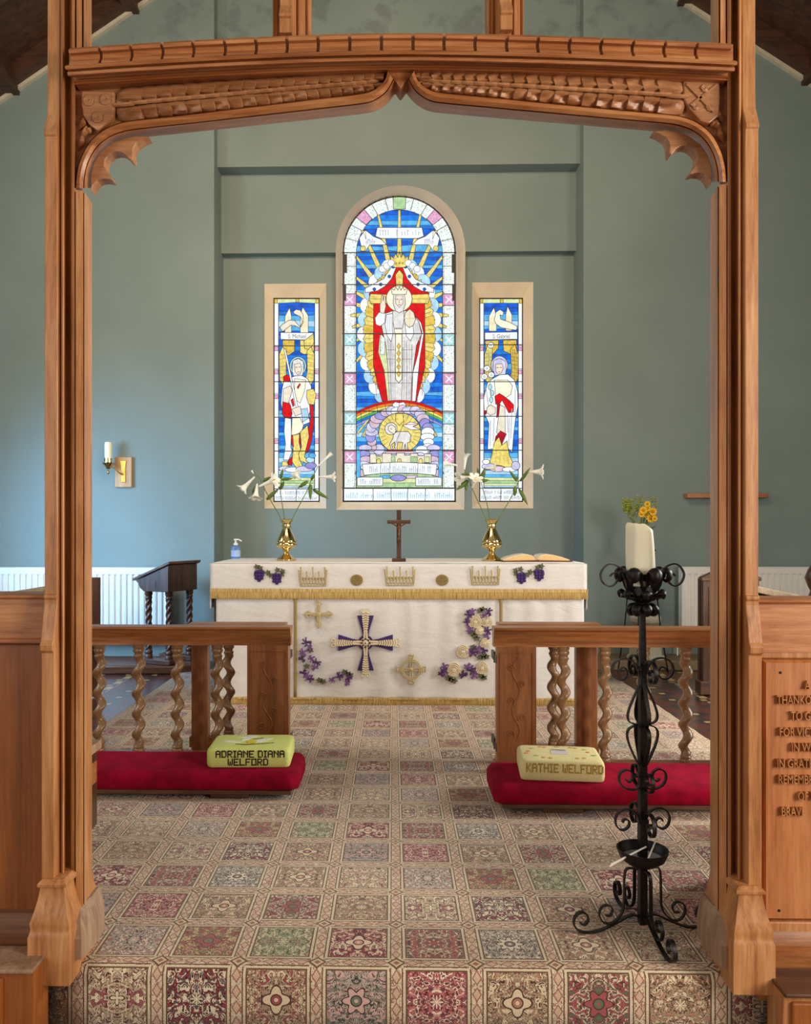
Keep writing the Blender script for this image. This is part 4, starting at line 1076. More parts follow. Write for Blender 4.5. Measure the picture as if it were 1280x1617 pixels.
random.seed(2)
b = MB(); b.box(ax_(333), ax_(927), YA-.016, YA-.008, az(935), az(930)); fringe(b, ax_(333), ax_(927), az(935), az(945.5), lambda x, z: YA-.012, 640, .005, .002)
b.build('fringe', GOLDF, SF, smooth=0, solid=.002)
YE = YA-.013
def e3(px, py, dy=0): p = P(px, py, YE); return (p.x, YE-dy, p.z)
def blob_poly(b, pts, th=.004, dy=0):
    q = [(P(p[0], p[1], YE).x, P(p[0], p[1], YE).z) for p in pts]; b.prism_y(q, YE-th-dy, YE+.006)
def cord(b, pts, r=.004, dy=.003): b.tube([e3(p[0], p[1], dy) for p in pts], r, 6)
def circ(cx, cy, rx, ry=None, n=16): ry = ry or rx; return [(cx+rx*cos(2*pi*i/n), cy+ry*sin(2*pi*i/n)) for i in range(n+1)]
# crowns
def crown(x0, x1, y0, y1):
    b = MB(); w = x1-x0; cx = (x0+x1)/2
    cord(b, [(x0, y0+3), (x0+2, y1), (x1-2, y1), (x1, y0+3)], .0045)
    cord(b, [(x0+2, y1-4), (x1-2, y1-4)], .003)
    for i in range(9):
        x = x0+3+(w-6)*i/8; h = (y1-y0)*(.45 if i % 2 else .78) if i not in (0, 4, 8) else (y1-y0)
        cord(b, [(x, y1-4), (x+.6, y1-h*.6), (x, y1-h)], .0042); b.ball(e3(x, y1-h, .004), .006, .004, .008, 8, 6)
        if i < 8: cord(b, [(x, y1-7), (x+w/16, y1-13), (x+w/8, y1-7)], .003)
    for i in range(8): b.ball(e3(x0+5+(w-10)*i/7, y1-2, .006), .005, .004, .005, 8, 6)
    b.build('crown_embroidery', GOLDTHREAD, SF, smooth=60)
crown(472, 516, 897, 925); crown(608, 655, 896, 924); crown(743, 789, 895, 923)
for cx, cy in ((563, 916), (698, 916)):
    b = MB(); blob_poly(b, circ(cx, cy, 10, 9)[:-1], .004)
    for r in (8, 5.5, 3): cord(b, circ(cx, cy, r, r*.9, 14), .0026, .005)
    cord(b, [(cx-7, cy), (cx+7, cy)], .0026, .006); cord(b, [(cx, cy-7), (cx, cy+6)], .0026, .006)
    b.build('disc_embroidery', GOLDDARK, SF, smooth=60)
for k in (0, 1):
    def q(px, py): return (px, py) if k == 0 else (1260-px, py-1)
    for cx, cy, rx, ry in ((409, 908, 8, 9), (437, 913, 7.5, 8.5)):
        b = MB()
        pts = [(-.5, -.9), (.5, -.9), (1, -.4), (1, .1), (.6, .6), (.2, 1.2), (-.2, 1.2), (-.6, .6), (-1, .1), (-1, -.4)]
        blob_poly(b, [q(cx+a*rx, cy+c*ry) for a, c in pts][::(1 if k == 0 else -1)], .004)
        for i in range(9): p = q(cx+((i % 3)-1)*5, cy-5+(i//3)*5); b.ball(e3(p[0], p[1], .005), .011, .005, .011, 8, 6)
        b.build('grape_bunch', PURPLE, SF, smooth=50)
    b = MB()
    for cx, cy in ((405, 895), (411, 897), (427, 908), (423, 904), (438, 900), (446, 902), (445, 907)):
        pts = [(cx+5*(1 if i % 2 else .5)*cos(2*pi*i/10), cy+5*(1 if i % 2 else .5)*sin(2*pi*i/10)) for i in range(10)]
        blob_poly(b, [q(*p) for p in pts][::(1 if k == 0 else -1)], .005)
    cord(b, [q(412, 898), q(420, 905), q(430, 908), q(440, 901)], .004)
    b.build('vine_leaf_embroidery', GREYGREEN, SF, smooth=50)

# frontal
FR = thing('altar_frontal', ((ax0+ax1)/2, YA, .012), 'cream brocade altar frontal with a purple and gold cross, roses and gold fringe', 'altar frontal')
fx0, fx1 = ax_(341), ax_(922); zf0 = az(936); zfb = .05
YE = YA-.011
def ffr(u, v):
    x = fx0+(fx1-fx0)*u; z = zf0+(zfb-zf0)*v
    y = YA+.0+(-.010)*v+.007*sin(x*19+sin(x*5)*2)*(.25+.75*v)*smoothstep(0, .12, v)+.004*sin(x*43)*(1-v)*smoothstep(0, .1, v)*(1 if x > .1 else .2)+.006*wr(x, z*2.2, v, 2.5)*v
    return (x, y+.004, z)
b = MB(); b.grid(ffr, 150, 40); b.build('cloth', LINEN, FR, smooth=60, solid=.003)
for side, x in ((-1, fx0), (1, fx1)):
    b = MB(); b.grid(lambda u, v: (x+side*(-.006), YA+.01+(.52)*u+.004*sin(v*6), zf0+(zfb-zf0)*v), 8, 10); b.build('return_end', LINEN, FR, smooth=60, solid=.003)
b = MB(); b.box(fx0-.004, fx1+.004, YA-.024, YA-.014, .05, .062); fringe(b, fx0-.004, fx1+.004, .052, .014, lambda x, z: YA-.018+.004*sin(x*17), 620, .006, .003)
b.build('fringe', GOLDF, FR, smooth=0, solid=.002)
for px in (466.5, 790.5):
    b = MB(); b.grid(lambda u, v: (ax_(px)+(u-.5)*.022, YA-.009-.008*v, zf0+(.064-zf0)*v), 2, 14); b.build('braid', GOLDDARK, FR, smooth=60, solid=.003)
YE = YA-.017
# great cross
b = MB(); cx, cy = 577, 1015
def arm(f): # trapezoid arms
    return [f(4, 7), f(6, 20), f(13, 43), f(-13, 43), f(-6, 20), f(-4, 7)]
for f in (lambda a, r: (cx+a, cy-r), lambda a, r: (cx+a, cy+r*1.02), lambda a, r: (cx+r, cy-a), lambda a, r: (cx-r, cy-a)): blob_poly(b, arm(f), .003)
blob_poly(b, circ(cx, cy, 12)[:-1], .003)
b.build('purple_cross', PURPLE, FR, smooth=0)
b = MB()
for f in (lambda a, r: (cx+a, cy-r), lambda a, r: (cx+a, cy+r), lambda a, r: (cx+r, cy+a), lambda a, r: (cx-r, cy+a)):
    for i in range(9):
        r = 18+i*3.6; w = 2.6+min(i, 5)*.5
        p0, p1, p2 = f(-w, r), f(0, r+2), f(w, r); cord(b, [p0, p1, p2], .0075, .008)
    for a in (-4, 4): cord(b, circ(*f(a, 51), 2.6, 2.6, 8), .005, .006)
    cord(b, [f(-2, 8), f(-1.5, 20)], .008, .007); cord(b, [f(2, 8), f(1.5, 20)], .008, .007)
cord(b, circ(cx, cy, 7), .007, .007); cord(b, circ(cx, cy, 4), .006, .007); b.ball(e3(cx, cy, .01), .02, .008, .02)
b.build('cross_embroidery', CREAMTHREAD, FR, smooth=60)
b = MB()
for i in range(9):
    a = i*pi/4; r = 0 if i == 8 else 6.5; b.ball(e3(cx+r*cos(a), cy+r*sin(a), .014), .007, .006, .007, 8, 6)
b.build('cross_stud', simple('dark bead', S(52, 34, 30), .4), FR, smooth=60)
# small cross upper left, celtic cross lower right
b = MB(); cx, cy = 503, 970
for f in (lambda a, r: (cx+a, cy-r), lambda a, r: (cx+a, cy+r), lambda a, r: (cx+r, cy+a), lambda a, r: (cx-r, cy+a)):
    cord(b, [f(-2, 2), f(-1.5, 12), f(-5, 16), f(0, 22)], .0055); cord(b, [f(2, 2), f(1.5, 12), f(5, 16), f(0, 22)], .0055); cord(b, [f(0, 3), f(0, 21)], .006)
b.ball(e3(cx, cy, .006), .016, .006, .016)
b.build('small_cross_embroidery', GOLDTHREAD, FR, smooth=60)
b = MB(); cx, cy = 649, 1057
for r in (15.5, 13): cord(b, circ(cx, cy, r, r, 28), .0045, .005)
for f in (lambda a, r: (cx+a, cy-r), lambda a, r: (cx+a, cy+r), lambda a, r: (cx+r, cy+a), lambda a, r: (cx-r, cy+a)):
    for a in (-2, 2): cord(b, [f(a*.7, 1), f(a, 14), f(a*2.2, 23), f(0, 23)], .0048)
    cord(b, [f(-2, 18), f(2, 18)], .006); cord(b, [f(-3, 22), f(3, 22)], .006)
b.ball(e3(cx, cy, .006), .014, .006, .014)
b.build('ring_cross_embroidery', GOLDTHREAD, FR, smooth=60)
# flower trails
random.seed(21)
def starflower(b, cx, cy, r):
    for i in range(6):
        a = i*pi/3+random.random(); cord(b, [(cx, cy), (cx+r*.6*cos(a), cy+r*.6*sin(a)), (cx+r*cos(a+.2), cy+r*sin(a+.2))], .0055, .004)
    b.ball(e3(cx, cy, .004), .010, .006, .010, 8, 6)
left = [(484, 1014, 8), (479, 1030, 7), (477, 1040, 6), (492, 1040, 6), (500, 1046, 7), (497, 1054, 6), (479, 1062, 6), (486, 1068, 8), (490, 1072, 6), (524, 1073, 5), (535, 1068, 7), (548, 1078, 5), (550, 1070, 6), (488, 1022, 5)]
right = [(740, 970, 7), (746, 966, 6), (771, 966, 7), (766, 972, 6), (737, 982, 6), (742, 994, 7), (770, 996, 7), (769, 1004, 6), (746, 1030, 8), (754, 1026, 7), (764, 1027, 6), (740, 1030, 5), (700, 1060, 8), (702, 1052, 6), (732, 1064, 6), (738, 1052, 6), (744, 1058, 8), (749, 1066, 7), (730, 1066, 6), (766, 975, 6), (696, 1064, 5)]
VIOLT = simple('violet thread', S(84, 40, 100), .7, 0, .3, 120, .3, 400)
for i, q in enumerate(left+right):
    b = MB(); starflower(b, *q); b.build('flower_embroidery', PURPLEL if i % 2 else VIOLT, FR, smooth=60)
for cx, cy in ((490, 1027), (484, 1052), (510, 1076), (504, 1074), (549, 1064), (553, 1066), (544, 1061), (758, 964), (762, 962), (749, 1004), (753, 1008), (745, 1000), (763, 1036), (768, 1037), (758, 1038), (712, 1073), (717, 1075), (760, 1068), (764, 1070), (747, 1022), (708, 1071)):
    b = MB(); pts = [(cx+6*(1 if i % 2 else .55)*cos(2*pi*i/10+cx), cy+5*(1 if i % 2 else .55)*sin(2*pi*i/10+cx)) for i in range(10)]
    blob_poly(b, pts, .004); b.build('leaf_embroidery', GREYGREEN, FR, smooth=0)
for cx, cy, r in ((750, 982, 10), (768, 981, 8.5), (757, 996, 6), (731, 1029, 9.5), (717, 1058, 10.5), (761, 1055, 9.5), (765, 1016, 7)):
    b = MB(); blob_poly(b, circ(cx, cy, r)[:-1], .003)
    for k in range(4):
        rr = r*(1-k*.24); a0 = k*.8
        cord(b, [(cx+rr*(1+.08*sin(3*a+a0))*cos(a), cy+rr*(1+.08*sin(3*a+a0))*sin(a)) for a in [2*pi*i/18 for i in range(19)]], .0042, .004+.002*k)
    b.ball(e3(cx, cy, .008), .012, .008, .012, 8, 6)
    b.build('rose_embroidery', CREAMTHREAD, FR, smooth=60)

# ---------------------------------------------------------------- things on the altar
ztop = zt_alt+.0085
def vase(px, label):
    Y = 6.16; x = X(px, Y); k = Y/FOC
    t = thing('brass_vase', (x, Y, ztop), label, 'vase', 'brass altar vases')
    b = MB()
    pr = [(15.5, 0), (15.5, 2), (13, 4), (8, 7.5), (4.6, 11), (4.2, 13), (6, 15), (5, 17), (9, 18.5), (15, 22), (16.2, 25), (15, 27.5), (15.6, 29), (15, 32), (11, 41), (7.5, 48), (6.3, 51), (7.2, 53), (7.2, 55), (6.6, 57), (7.5, 60), (11.5, 64.5), (11.2, 65), (6, 59), (5, 50), (0, 50)]
    b.lathe([(r*k, z*k) for r, z in pr], (x, Y, ztop), 36); b.build('vase_bowl', BRASS, t, smooth=40)
    b = MB(); b.lathe([(16.6*k, 24*k), (17*k, 25.2*k), (16.6*k, 26.4*k), (15*k, 25.2*k)], (x, Y, ztop), 36, cap=False); b.build('girdle', BRASS, t, smooth=60)
vase(452, 'brass vase of lilies standing nearer the pump bottle')
vase(776, 'brass vase of lilies standing beside the open book')
def trumpet(base, mouth, rm, label=None, closed=0.0):
    base, mouth = Vector(base), Vector(mouth); d = (mouth-base); L = d.length; d.normalize()
    u = d.cross(Vector((0, 0, 1))) if abs(d.z) < .95 else d.cross(Vector((0, 1, 0))); u.normalize(); w = d.cross(u)
    rings = []; n = 36
    for t in (0, .06, .2, .4, .6, .75, .86, .95, 1.0):
        r = rm*(.10+.32*t**1.2+(.58*(1-closed))*max(0, (t-.62)/.38)**1.9)
        rg = []
        for i in range(n):
            a = 2*pi*i/n; pet = abs(cos(3*a)); lip = max(0, (t-.7)/.3)
            rr = r*(1-.42*lip*(1-pet**.7)*(1-closed*.6)); bk = -L*.10*lip**2*pet*(1-closed)+L*.02*lip*(1-pet)
            rg.append(base+d*(L*t+bk-L*.20*lip*(1-pet**.6))+(u*cos(a)+w*sin(a))*rr)
        rings.append(rg)
    b = MB(); b.loft(rings, cap=False); return b
def blade(b, p0, p1, w, bend=.15, up=Vector((0, 0, 1))):
    p0, p1 = Vector(p0), Vector(p1); d = p1-p0; L = d.length; s = d.cross(Vector((0, 1, 0)))
    s = s.normalized() if s.length > 1e-6 else Vector((1, 0, 0)); nn = d.cross(s).normalized(); rows = []
    for i in range(9):
        t = i/8; wd = w*sin(pi*(.06+.94*t)**.8)**.8 if t < 1 else .0004
        c = p0+d*t+nn*L*bend*sin(pi*t)*.5
        rows.append([c-s*wd, c+nn*wd*.4, c+s*wd])
    b.loft(rows, False, False)
def lily(vpx, name_label, pts, flowers, leaves, Y, group):
    x0 = P(vpx[0], vpx[1], Y)
    t = thing('lily_stem', tuple(P(pts[0][0], pts[0][1], Y)), name_label, 'lily', group)
    b = MB(); path = spline([P(p[0], p[1], Y+(p[2] if len(p) > 2 else 0)) for p in pts], 5); b.tube(path, [.0042-.0018*i/len(path) for i in range(len(path))], 7); b.build('stalk', STEM, t, smooth=60)
    for bx, by, mx_, my, r, cl, dy in flowers:
        B, M_ = P(bx, by, Y+.0), P(mx_, my, Y+dy)
        fl = trumpet(B, M_, r*Y/FOC, closed=cl).build('flower', PETAL, t, smooth=60, solid=.0012, recalc=False)
        if cl < .5:
            b = MB(); d = (M_-B)
            for i in range(4):
                a = i*pi/2; e = B+d*.86+Vector((cos(a), sin(a), .3))*.008; b.tube([B+d*.2, e], .0008, 5); b.ball(e, .0035, .0035, .0022, 6, 5)
            b.build('stamen', POLLEN, fl, smooth=60)
    for i, (p0x, p0y, p1x, p1y, w) in enumerate(leaves):
        b = MB(); blade(b, P(p0x, p0y, Y), P(p1x, p1y, Y-.03+.02*(i % 3)), w*Y/FOC); b.build('leaf', LEAF, t, smooth=60, solid=.0012)
lily((447, 840), 'lily stalk leaning left with three drooping white trumpets, near the pump bottle', [(449, 838), (445, 822), (421, 779), (412, 759), (405, 750), (401, 746)],
     [(402, 753, 379, 776, 12, 0, -.03), (406, 764, 403, 790, 12, 0, -.04), (409, 768, 438, 756, 13, 0, -.07), (400, 748, 397, 743, 4, .9, 0)], [(421, 789, 441, 771, 3.2), (415, 760, 428, 753, 2.6), (404, 768, 398, 780, 2.4)], 6.12, None)
lily((452, 840), 'short upright lily stalk with one flower seen from behind, near the pump bottle', [(452, 838), (448, 812), (443, 778), (444, 756)],
     [(474, 757, 466, 748, 11, .1, .03)], [(441, 773, 449, 763, 2.8), (443, 756, 447, 740, 2.4), (444, 757, 462, 756, 2.2), (443, 768, 449, 760, 2.4)], 6.18, None)
lily((456, 840), 'lily stalk leaning right with a closed bud and one side-facing flower, left of the cross', [(455, 838), (461, 820), (484, 776), (492, 757), (502, 736)],
     [(503, 753, 531, 753, 10, .1, -.02), (502, 736, 524, 715, 6.5, .85, 0)], [(490, 765, 490, 790, 3.2), (494, 773, 519, 788, 3), (486, 760, 470, 771, 3), (491, 758, 497, 748, 2.4)], 6.14, None)
lily((771, 840), 'lily stalk with five white flowers leaning in front of the middle window', [(771, 838), (767, 820), (745, 771), (740, 756), (733, 742)],
     [(744, 752, 720, 757, 12, 0, -.05), (745, 770, 752, 752, 13, 0, -.07), (733, 742, 735, 714, 10, .1, 0), (722, 735, 699, 731, 10, .15, .02)], [(739, 759, 720, 774, 3.6), (735, 762, 736, 775, 2.8), (728, 749, 749, 749, 1.8)], 6.12, None)
lily((775, 840), 'upright lily stalk with one flower level across the right window, right vase', [(775, 838), (770, 802), (760, 764), (760, 752)],
     [(766, 740, 785, 738, 10, .15, -.02)], [(758, 761, 766, 738, 3.8), (758, 760, 772, 758, 2.6), (757, 756, 753, 738, 2.2), (760, 752, 767, 740, 1.4)], 6.18, None)
lily((779, 840), 'lily stalk with one white flower facing right, above the open book', [(779, 838), (786, 822), (808, 783), (819, 760), (834, 744)],
     [(834, 745, 860, 745, 14, .05, -.03)], [(821, 760, 837, 738, 2.6), (819, 772, 833, 798, 3), (813, 768, 812, 784, 3.4), (816, 760, 803, 742, 2.4), (812, 757, 819, 753, 2.6)], 6.14, None)

# crucifix
Y = 6.02; x = X(629.5, Y); k = Y/FOC; zb = ztop
t = thing('altar_crucifix', (x, Y, zb), 'small dark wooden crucifix on a stepped base at the middle of the altar', 'crucifix')
b = MB(); b.box(x-11*k, x+11*k, Y-.05, Y+.05, zb, zb+5*k); b.build('base', W_DARKH, t, bevel=.002)
b = MB(); b.box(x-3.6*k, x+3.6*k, Y-.009, Y+.009, zb+5*k, zb+81*k); b.build('upright', W_DARK, t, bevel=.001)
b = MB(); b.box(x-18.5*k, x+18.5*k, Y-.011, Y+.0095, zb+59*k, zb+65*k); b.build('crossbar', W_DARKH, t, bevel=.001)
bm_ = bmesh.new()
sk = [(0, 40), (0, 46), (0, 52), (0, 56.5), (0, 60.5), (-4, 56), (-10, 59), (-15, 61.5), (4, 56), (10, 59), (15, 61.5), (-1.2, 34), (-.2, 27), (1.2, 34), (.4, 27)]
vs = [bm_.verts.new((x+p[0]*k, Y-.016-(.006 if i in (11, 13) else 0), zb+p[1]*k)) for i, p in enumerate(sk)]
for a, c in [(0, 1), (1, 2), (2, 3), (3, 4), (2, 5), (5, 6), (6, 7), (2, 8), (8, 9), (9, 10), (0, 11), (11, 12), (0, 13), (13, 14)]: bm_.edges.new((vs[a], vs[c]))
me = bpy.data.meshes.new('corpus'); bm_.to_mesh(me); bm_.free()
for v in me.vertices: v.co -= t.location
cp = bpy.data.objects.new('corpus', me); C.objects.link(cp); cp.parent = t; cp['_w'] = t['_w']
cp.modifiers.new('skin', 'SKIN'); rad = [1.9, 1.6, 2.2, 1.1, 1.9, 1.2, .9, .8, 1.2, .9, .8, 1.2, .8, 1.2, .8]
for i, sv in enumerate(me.skin_vertices[0].data): sv.radius = (rad[i]*k, rad[i]*k); sv.use_root = (i == 0)
sbm = cp.modifiers.new('sub', 'SUBSURF'); sbm.levels = 1; sbm.render_levels = 1
me.materials.append(simple('bronze', S(112, 74, 54), .35, .8, .1))
# book
Y = 6.1; x = X(842, Y); k = Y/FOC; zb = ztop
t = thing('open_book', (x, Y, zb), 'large book lying open near the end of the altar', 'book')
b = MB(); b.prism_y([(x-52*k, zb), (x+55*k, zb), (x+56*k, zb+1.2*k), (x, zb+2.4*k), (x-53*k, zb+1.2*k)], Y-.13, Y+.13); b.build('cover', simple('book cover', S(96, 40, 34), .6), t, smooth=0)
for sg in (-1, 1):
    pr = [(0, 1.5), (6, 8.5), (14, 10.5), (26, 9.5), (40, 6), (51, 2), (51, 1.2), (0, 1.4)]
    b = MB(); b.prism_y([(x+sg*a*k, zb+c*k+.001) for a, c in pr][::sg], Y-.122, Y+.122)
    b.build('page_block', simple('page edge %d' % sg, S(226, 188, 128), .7, 0, .12, 90), t, smooth=40)
    b = MB(); b.prism_y([(x+sg*a*k, zb+c*k+.002) for a, c in [(0, 1.6), (6, 8.8), (14, 10.9), (26, 9.9), (40, 6.4), (51, 2.4), (51, 2), (26, 9.2), (14, 10.2), (6, 8.2)]][::sg], Y-.12, Y+.12)
    b.build('page', simple('page %d' % sg, S(244, 236, 220), .8), t, smooth=40)
b = MB(); b.strap([(x+2*k, Y-.03, zb+.012), (x+3*k, Y-.128, zb+.014), (x+5*k, Y-.134, zb+.004)], (1, 0, 0), .012, .001); b.build('ribbon', simple('red ribbon', S(150, 60, 50), .6), t, smooth=40)
# pump bottle
Y = 6.55; x = X(372, Y); k = Y/FOC
t = thing('pump_bottle', (x, Y, ztop), 'small clear blue pump bottle at the end of the altar', 'bottle')
b = MB(); b.lathe([(0, 0), (7*k, 0), (7.4*k, 1*k), (7.4*k, 16*k), (6.2*k, 19*k), (2.8*k, 20.5*k), (2.8*k, 22*k), (0, 22*k)], (x, Y, ztop), 24)
b.build('bottle_body', simple('blue gel', S(112, 152, 216), .12, 0, .06, 10, **{'Transmission Weight': .25, 'IOR': 1.35}), t, smooth=40)
b = MB(); b.lathe([(0, 0), (3.4*k, 0), (3.4*k, 3*k), (1.6*k, 4*k), (1.4*k, 7.5*k), (3*k, 8*k), (3*k, 10*k), (0, 10.2*k)], (x, Y, ztop+21*k), 18); b.tube([(x, Y, ztop+30*k), (x+5*k, Y-.01, ztop+30*k), (x+10*k, Y-.02, ztop+27.5*k)], 1.1*k, 8)
b.build('pump_head', WHITE_PAINT, t, smooth=40)
b = MB(); b.lathe([(7.5*k, 3*k), (7.5*k, 13*k), (7.3*k, 13*k), (7.3*k, 3*k)], (x, Y, ztop), 24, cap=False); b.build('bottle_label', simple('bottle sticker', S(170, 196, 236), .5), t, smooth=40)
# ================================================================ COMMUNION RAILS, GATES, KNEELERS
def baluster_mesh(b, c, z0, z1, r=.0245, e=.0125, pitch=.109, hand=1):
    c = Vector(c); H_ = z1-z0
    b.lathe([(0, 0), (.030, 0), (.031, .012), (.026, .018), (.029, .026), (.024, .034), (.020, .040), (0, .040)], (c.x, c.y, z0), 20)
    b.lathe([(0, -.078), (.019, -.078), (.026, -.070), (.028, -.062), (.023, -.056), (.023, -.046), (.029, -.040), (.031, -.030), (.026, -.022), (.031, -.014), (.031, 0), (0, 0)], (c.x, c.y, z1), 20)
    rings = []; za, zb = z0+.03, z1-.07; n = 64
    for i in range(n+1):
        z = za+(zb-za)*i/n; ph = hand*2*pi*(z-za)/pitch; ee = e*smoothstep(0, .03, z-za)*smoothstep(0, .03, zb-z)
        cx, cy = c.x+ee*cos(ph), c.y+ee*sin(ph)
        rings.append([(cx+r*cos(2*pi*k/18), cy+r*sin(2*pi*k/18), z) for k in range(18)])
    b.loft(rings)
def rail_profile(y0, zt, zb_):
    d = zt-zb_
    return [(y0-.052, zt), (y0-.058, zt-.006), (y0-.058, zt-.012), (y0-.050, zt-.018), (y0-.046, zt-.024), (y0-.043, zt-.040), (y0-.034, zt-.055), (y0-.031, zt-.062), (y0-.030, zb_+.02), (y0-.036, zb_+.014), (y0-.036, zb_),
            (y0+.036, zb_), (y0+.036, zb_+.014), (y0+.030, zb_+.02), (y0+.034, zt-.055), (y0+.046, zt-.024), (y0+.058, zt-.012), (y0+.058, zt-.006), (y0+.052, zt)]
def carved_vine(b, x0, x1, z0, z1, y):
    cx = (x0+x1)/2; w = (x1-x0)
    path = [(cx+w*.12*sin(4.2*pi*i/40), y, z0+.02+(z1-z0-.04)*i/40) for i in range(41)]
    b.tube(path, .0045, 6)
    for i, sg in enumerate((-1, 1, -1, 1, -1)):
        zc = z0+(z1-z0)*(.12+.18*i); cc = cx+sg*w*.18
        b.tube([(cc+(.002+.020*k/26)*cos(k*.4)*sg, y, zc+(.002+.020*k/26)*sin(k*.4)) for k in range(27)], .0036, 6)
def rail(side):
    YR = 4.34 if side < 0 else 4.21
    xe = X(460, YR) if side < 0 else X(778, YR)
    xo = side*(WX-.05)
    zt = Z(990, YR-.055, 300) if side < 0 else Z(992, YR-.055, 950); zb_ = zt-.100
    t = thing('communion_rail', ((xe+xo)/2, YR, .012), 'oak communion rail with barley-twist balusters, %s' % ('in front of the sloping prayer desk' if side < 0 else 'behind the black iron candle stand'), 'communion rail')
    b = MB(); x0, x1 = sorted((xe, xo)); b.prism_x(rail_profile(YR, zt, zb_), x0, x1); b.build('handrail', W_RAIL, t, smooth=25)
    px0, px1 = (390, 456) if side < 0 else (784, 845)
    p0, p1 = X(px0, YR-.03), X(px1, YR-.03)
    b = MB(); b.box(p0, p1, YR-.035, YR+.035, .0125, zb_+.004)
    post = b.build('end_post', W_RAILV, t, bevel=.004)
    b = MB(); i0, i1, i2, i3 = p0+.018, p1-.018, .16, zb_-.03
    b.box(i0-.004, i0, YR-.040, YR-.03, i2, i3); b.box(i1, i1+.004, YR-.040, YR-.03, i2, i3); b.box(i0, i1, YR-.040, YR-.03, i3, i3+.004)
    carved_vine(b, i0, i1, i2, i3, YR-.037); b.build('carved_vine', W_RAILV, post, smooth=50)
    b = MB(); b.box(x0, x1, YR-.031, YR+.031, .0125, .07); b.build('bottom_rail', W_RAIL, t, bevel=.004)
    pxs = ([157, 219, 280, 343] if side < 0 else [889, 955, 1016, 1082])
    dx = X(pxs[1], YR)-X(pxs[0], YR)
    xs = [X(p, YR) for p in pxs]; x = xs[0] if side < 0 else xs[-1]
    while abs(x+side*.215) < abs(xo)-.06: x += side*.215; xs.append(x)
    z0 = .07
    b = MB(); baluster_mesh(b, (xs[0], YR, 0), z0, zb_); first = b.build('baluster', W_TWIST, t, smooth=50)
    for x in xs[1:]: dupe_part(first, (x-xs[0], 0, 0))
    # folded-back gate leaf behind the rail
    YGt = YR+.17
    g0, g1 = (X(300, YGt), X(452, YGt)) if side < 0 else (X(785, YGt), X(944, YGt))
    zt2 = Z(983.5, YGt, 380 if side < 0 else 860)
    g = thing('communion_gate', ((g0+g1)/2, YGt, .03), 'oak gate leaf folded back flat behind the communion rail, %s' % ('near the lime green hassock' if side < 0 else 'near the pale yellow hassock'), 'gate')
    b = MB(); b.prism_x(rail_profile(YGt, zt2, zt2-.1), g0, g1); b.build('top_rail', W_RAIL, g, smooth=25)
    b = MB(); b.box(g0, g1, YGt-.024, YGt+.024, .05, .11); b.build('bottom_rail', W_RAIL, g, bevel=.004)
    s = ((304, 330), (392, 452)) if side < 0 else ((908, 941), (786, 845))
    for a, c in s:
        b = MB(); b.box(X(a, YGt), X(c, YGt), YGt-.03, YGt+.03, .03, zt2-.098); b.build('stile', W_RAILV, g, bevel=.004)
    b = MB(); baluster_mesh(b, (X(361 if side < 0 else 874, YGt), YGt, 0), .11, zt2-.1, hand=-1); b.build('baluster', W_TWIST, g, smooth=50)
    for py in (1040, 1178):
        hx = X(453, YR) if side < 0 else X(784, YR); hz = Z(py, YR)
        hx += -.004 if side < 0 else -.003
        b = MB(); b.box(hx-.003, hx+.010, YR-.03, YGt+.02, hz-.02, hz+.02); b.tube([(hx+.004, YR+.06, hz-.028), (hx+.004, YR+.06, hz+.028)], .010, 10)
        b.build('hinge', IRON, g, smooth=40)
    return t
rail(-1); rail(1)

# kneelers: long crimson cushions on a timber base
def kneeler(side):
    yf, yb = (3.73, 4.11) if side < 0 else (3.57, 3.96)
    xe = X(472, 3.8) if side < 0 else X(779, 3.65); xo = side*3.0
    x0, x1 = sorted((xe, xo)); lab = 'long crimson velvet kneeling cushion under the %s' % ('lime green hassock' if side < 0 else 'pale yellow hassock')
    t = thing('kneeler_cushion', ((x0+x1)/2, (yf+yb)/2, .012), lab, 'cushion')
    b = MB()
    for xx in ([x0+.3, (x0+x1)/2, x1-.32]): b.box(xx-.09, xx+.09, yf+.03, yb-.03, .0125, .034)
    b.box(x0+.03, x1-.03, yf+.015, yb-.015, .034, .055); b.build('timber_base', W_DARKH, t, bevel=.004)
    def sect(x, s):
        w = (yb-yf)/2*s; cy = (yf+yb)/2; z0, z1 = .055, .055+.088*s
        pts = [(-1, .12), (-1.03, .4), (-1.0, .72), (-.93, .90), (-.8, .985), (-.5, 1.0), (0, 1.02), (.5, 1.0), (.8, .985), (.93, .9), (1, .72), (1.03, .4), (1, .12), (.9, 0), (0, 0), (-.9, 0)]
        out = []
        for a, c in pts:
            tuft = -.012*max(0, 1-abs(((x/.33) % 1)-.5)*9)*max(0, 1-abs(a)*1.6) if c > .9 else 0
            out.append((x, cy+a*w, z0+c*(z1-z0)+tuft+.003*wr(x, a, 1, 5)))
        return out
    n = 110; secs = []
    for i in range(n+1):
        x = x0+(x1-x0)*i/n; d = min(x-x0, x1-x); s = 1 if d > .05 else .80+.20*math.sqrt(max(0, 1-((.05-d)/.05)**2))
        secs.append(sect(x, s))
    b = MB(); b.loft(secs); b.build('cushion', VELVET, t, smooth=60)
kneeler(-1); kneeler(1)

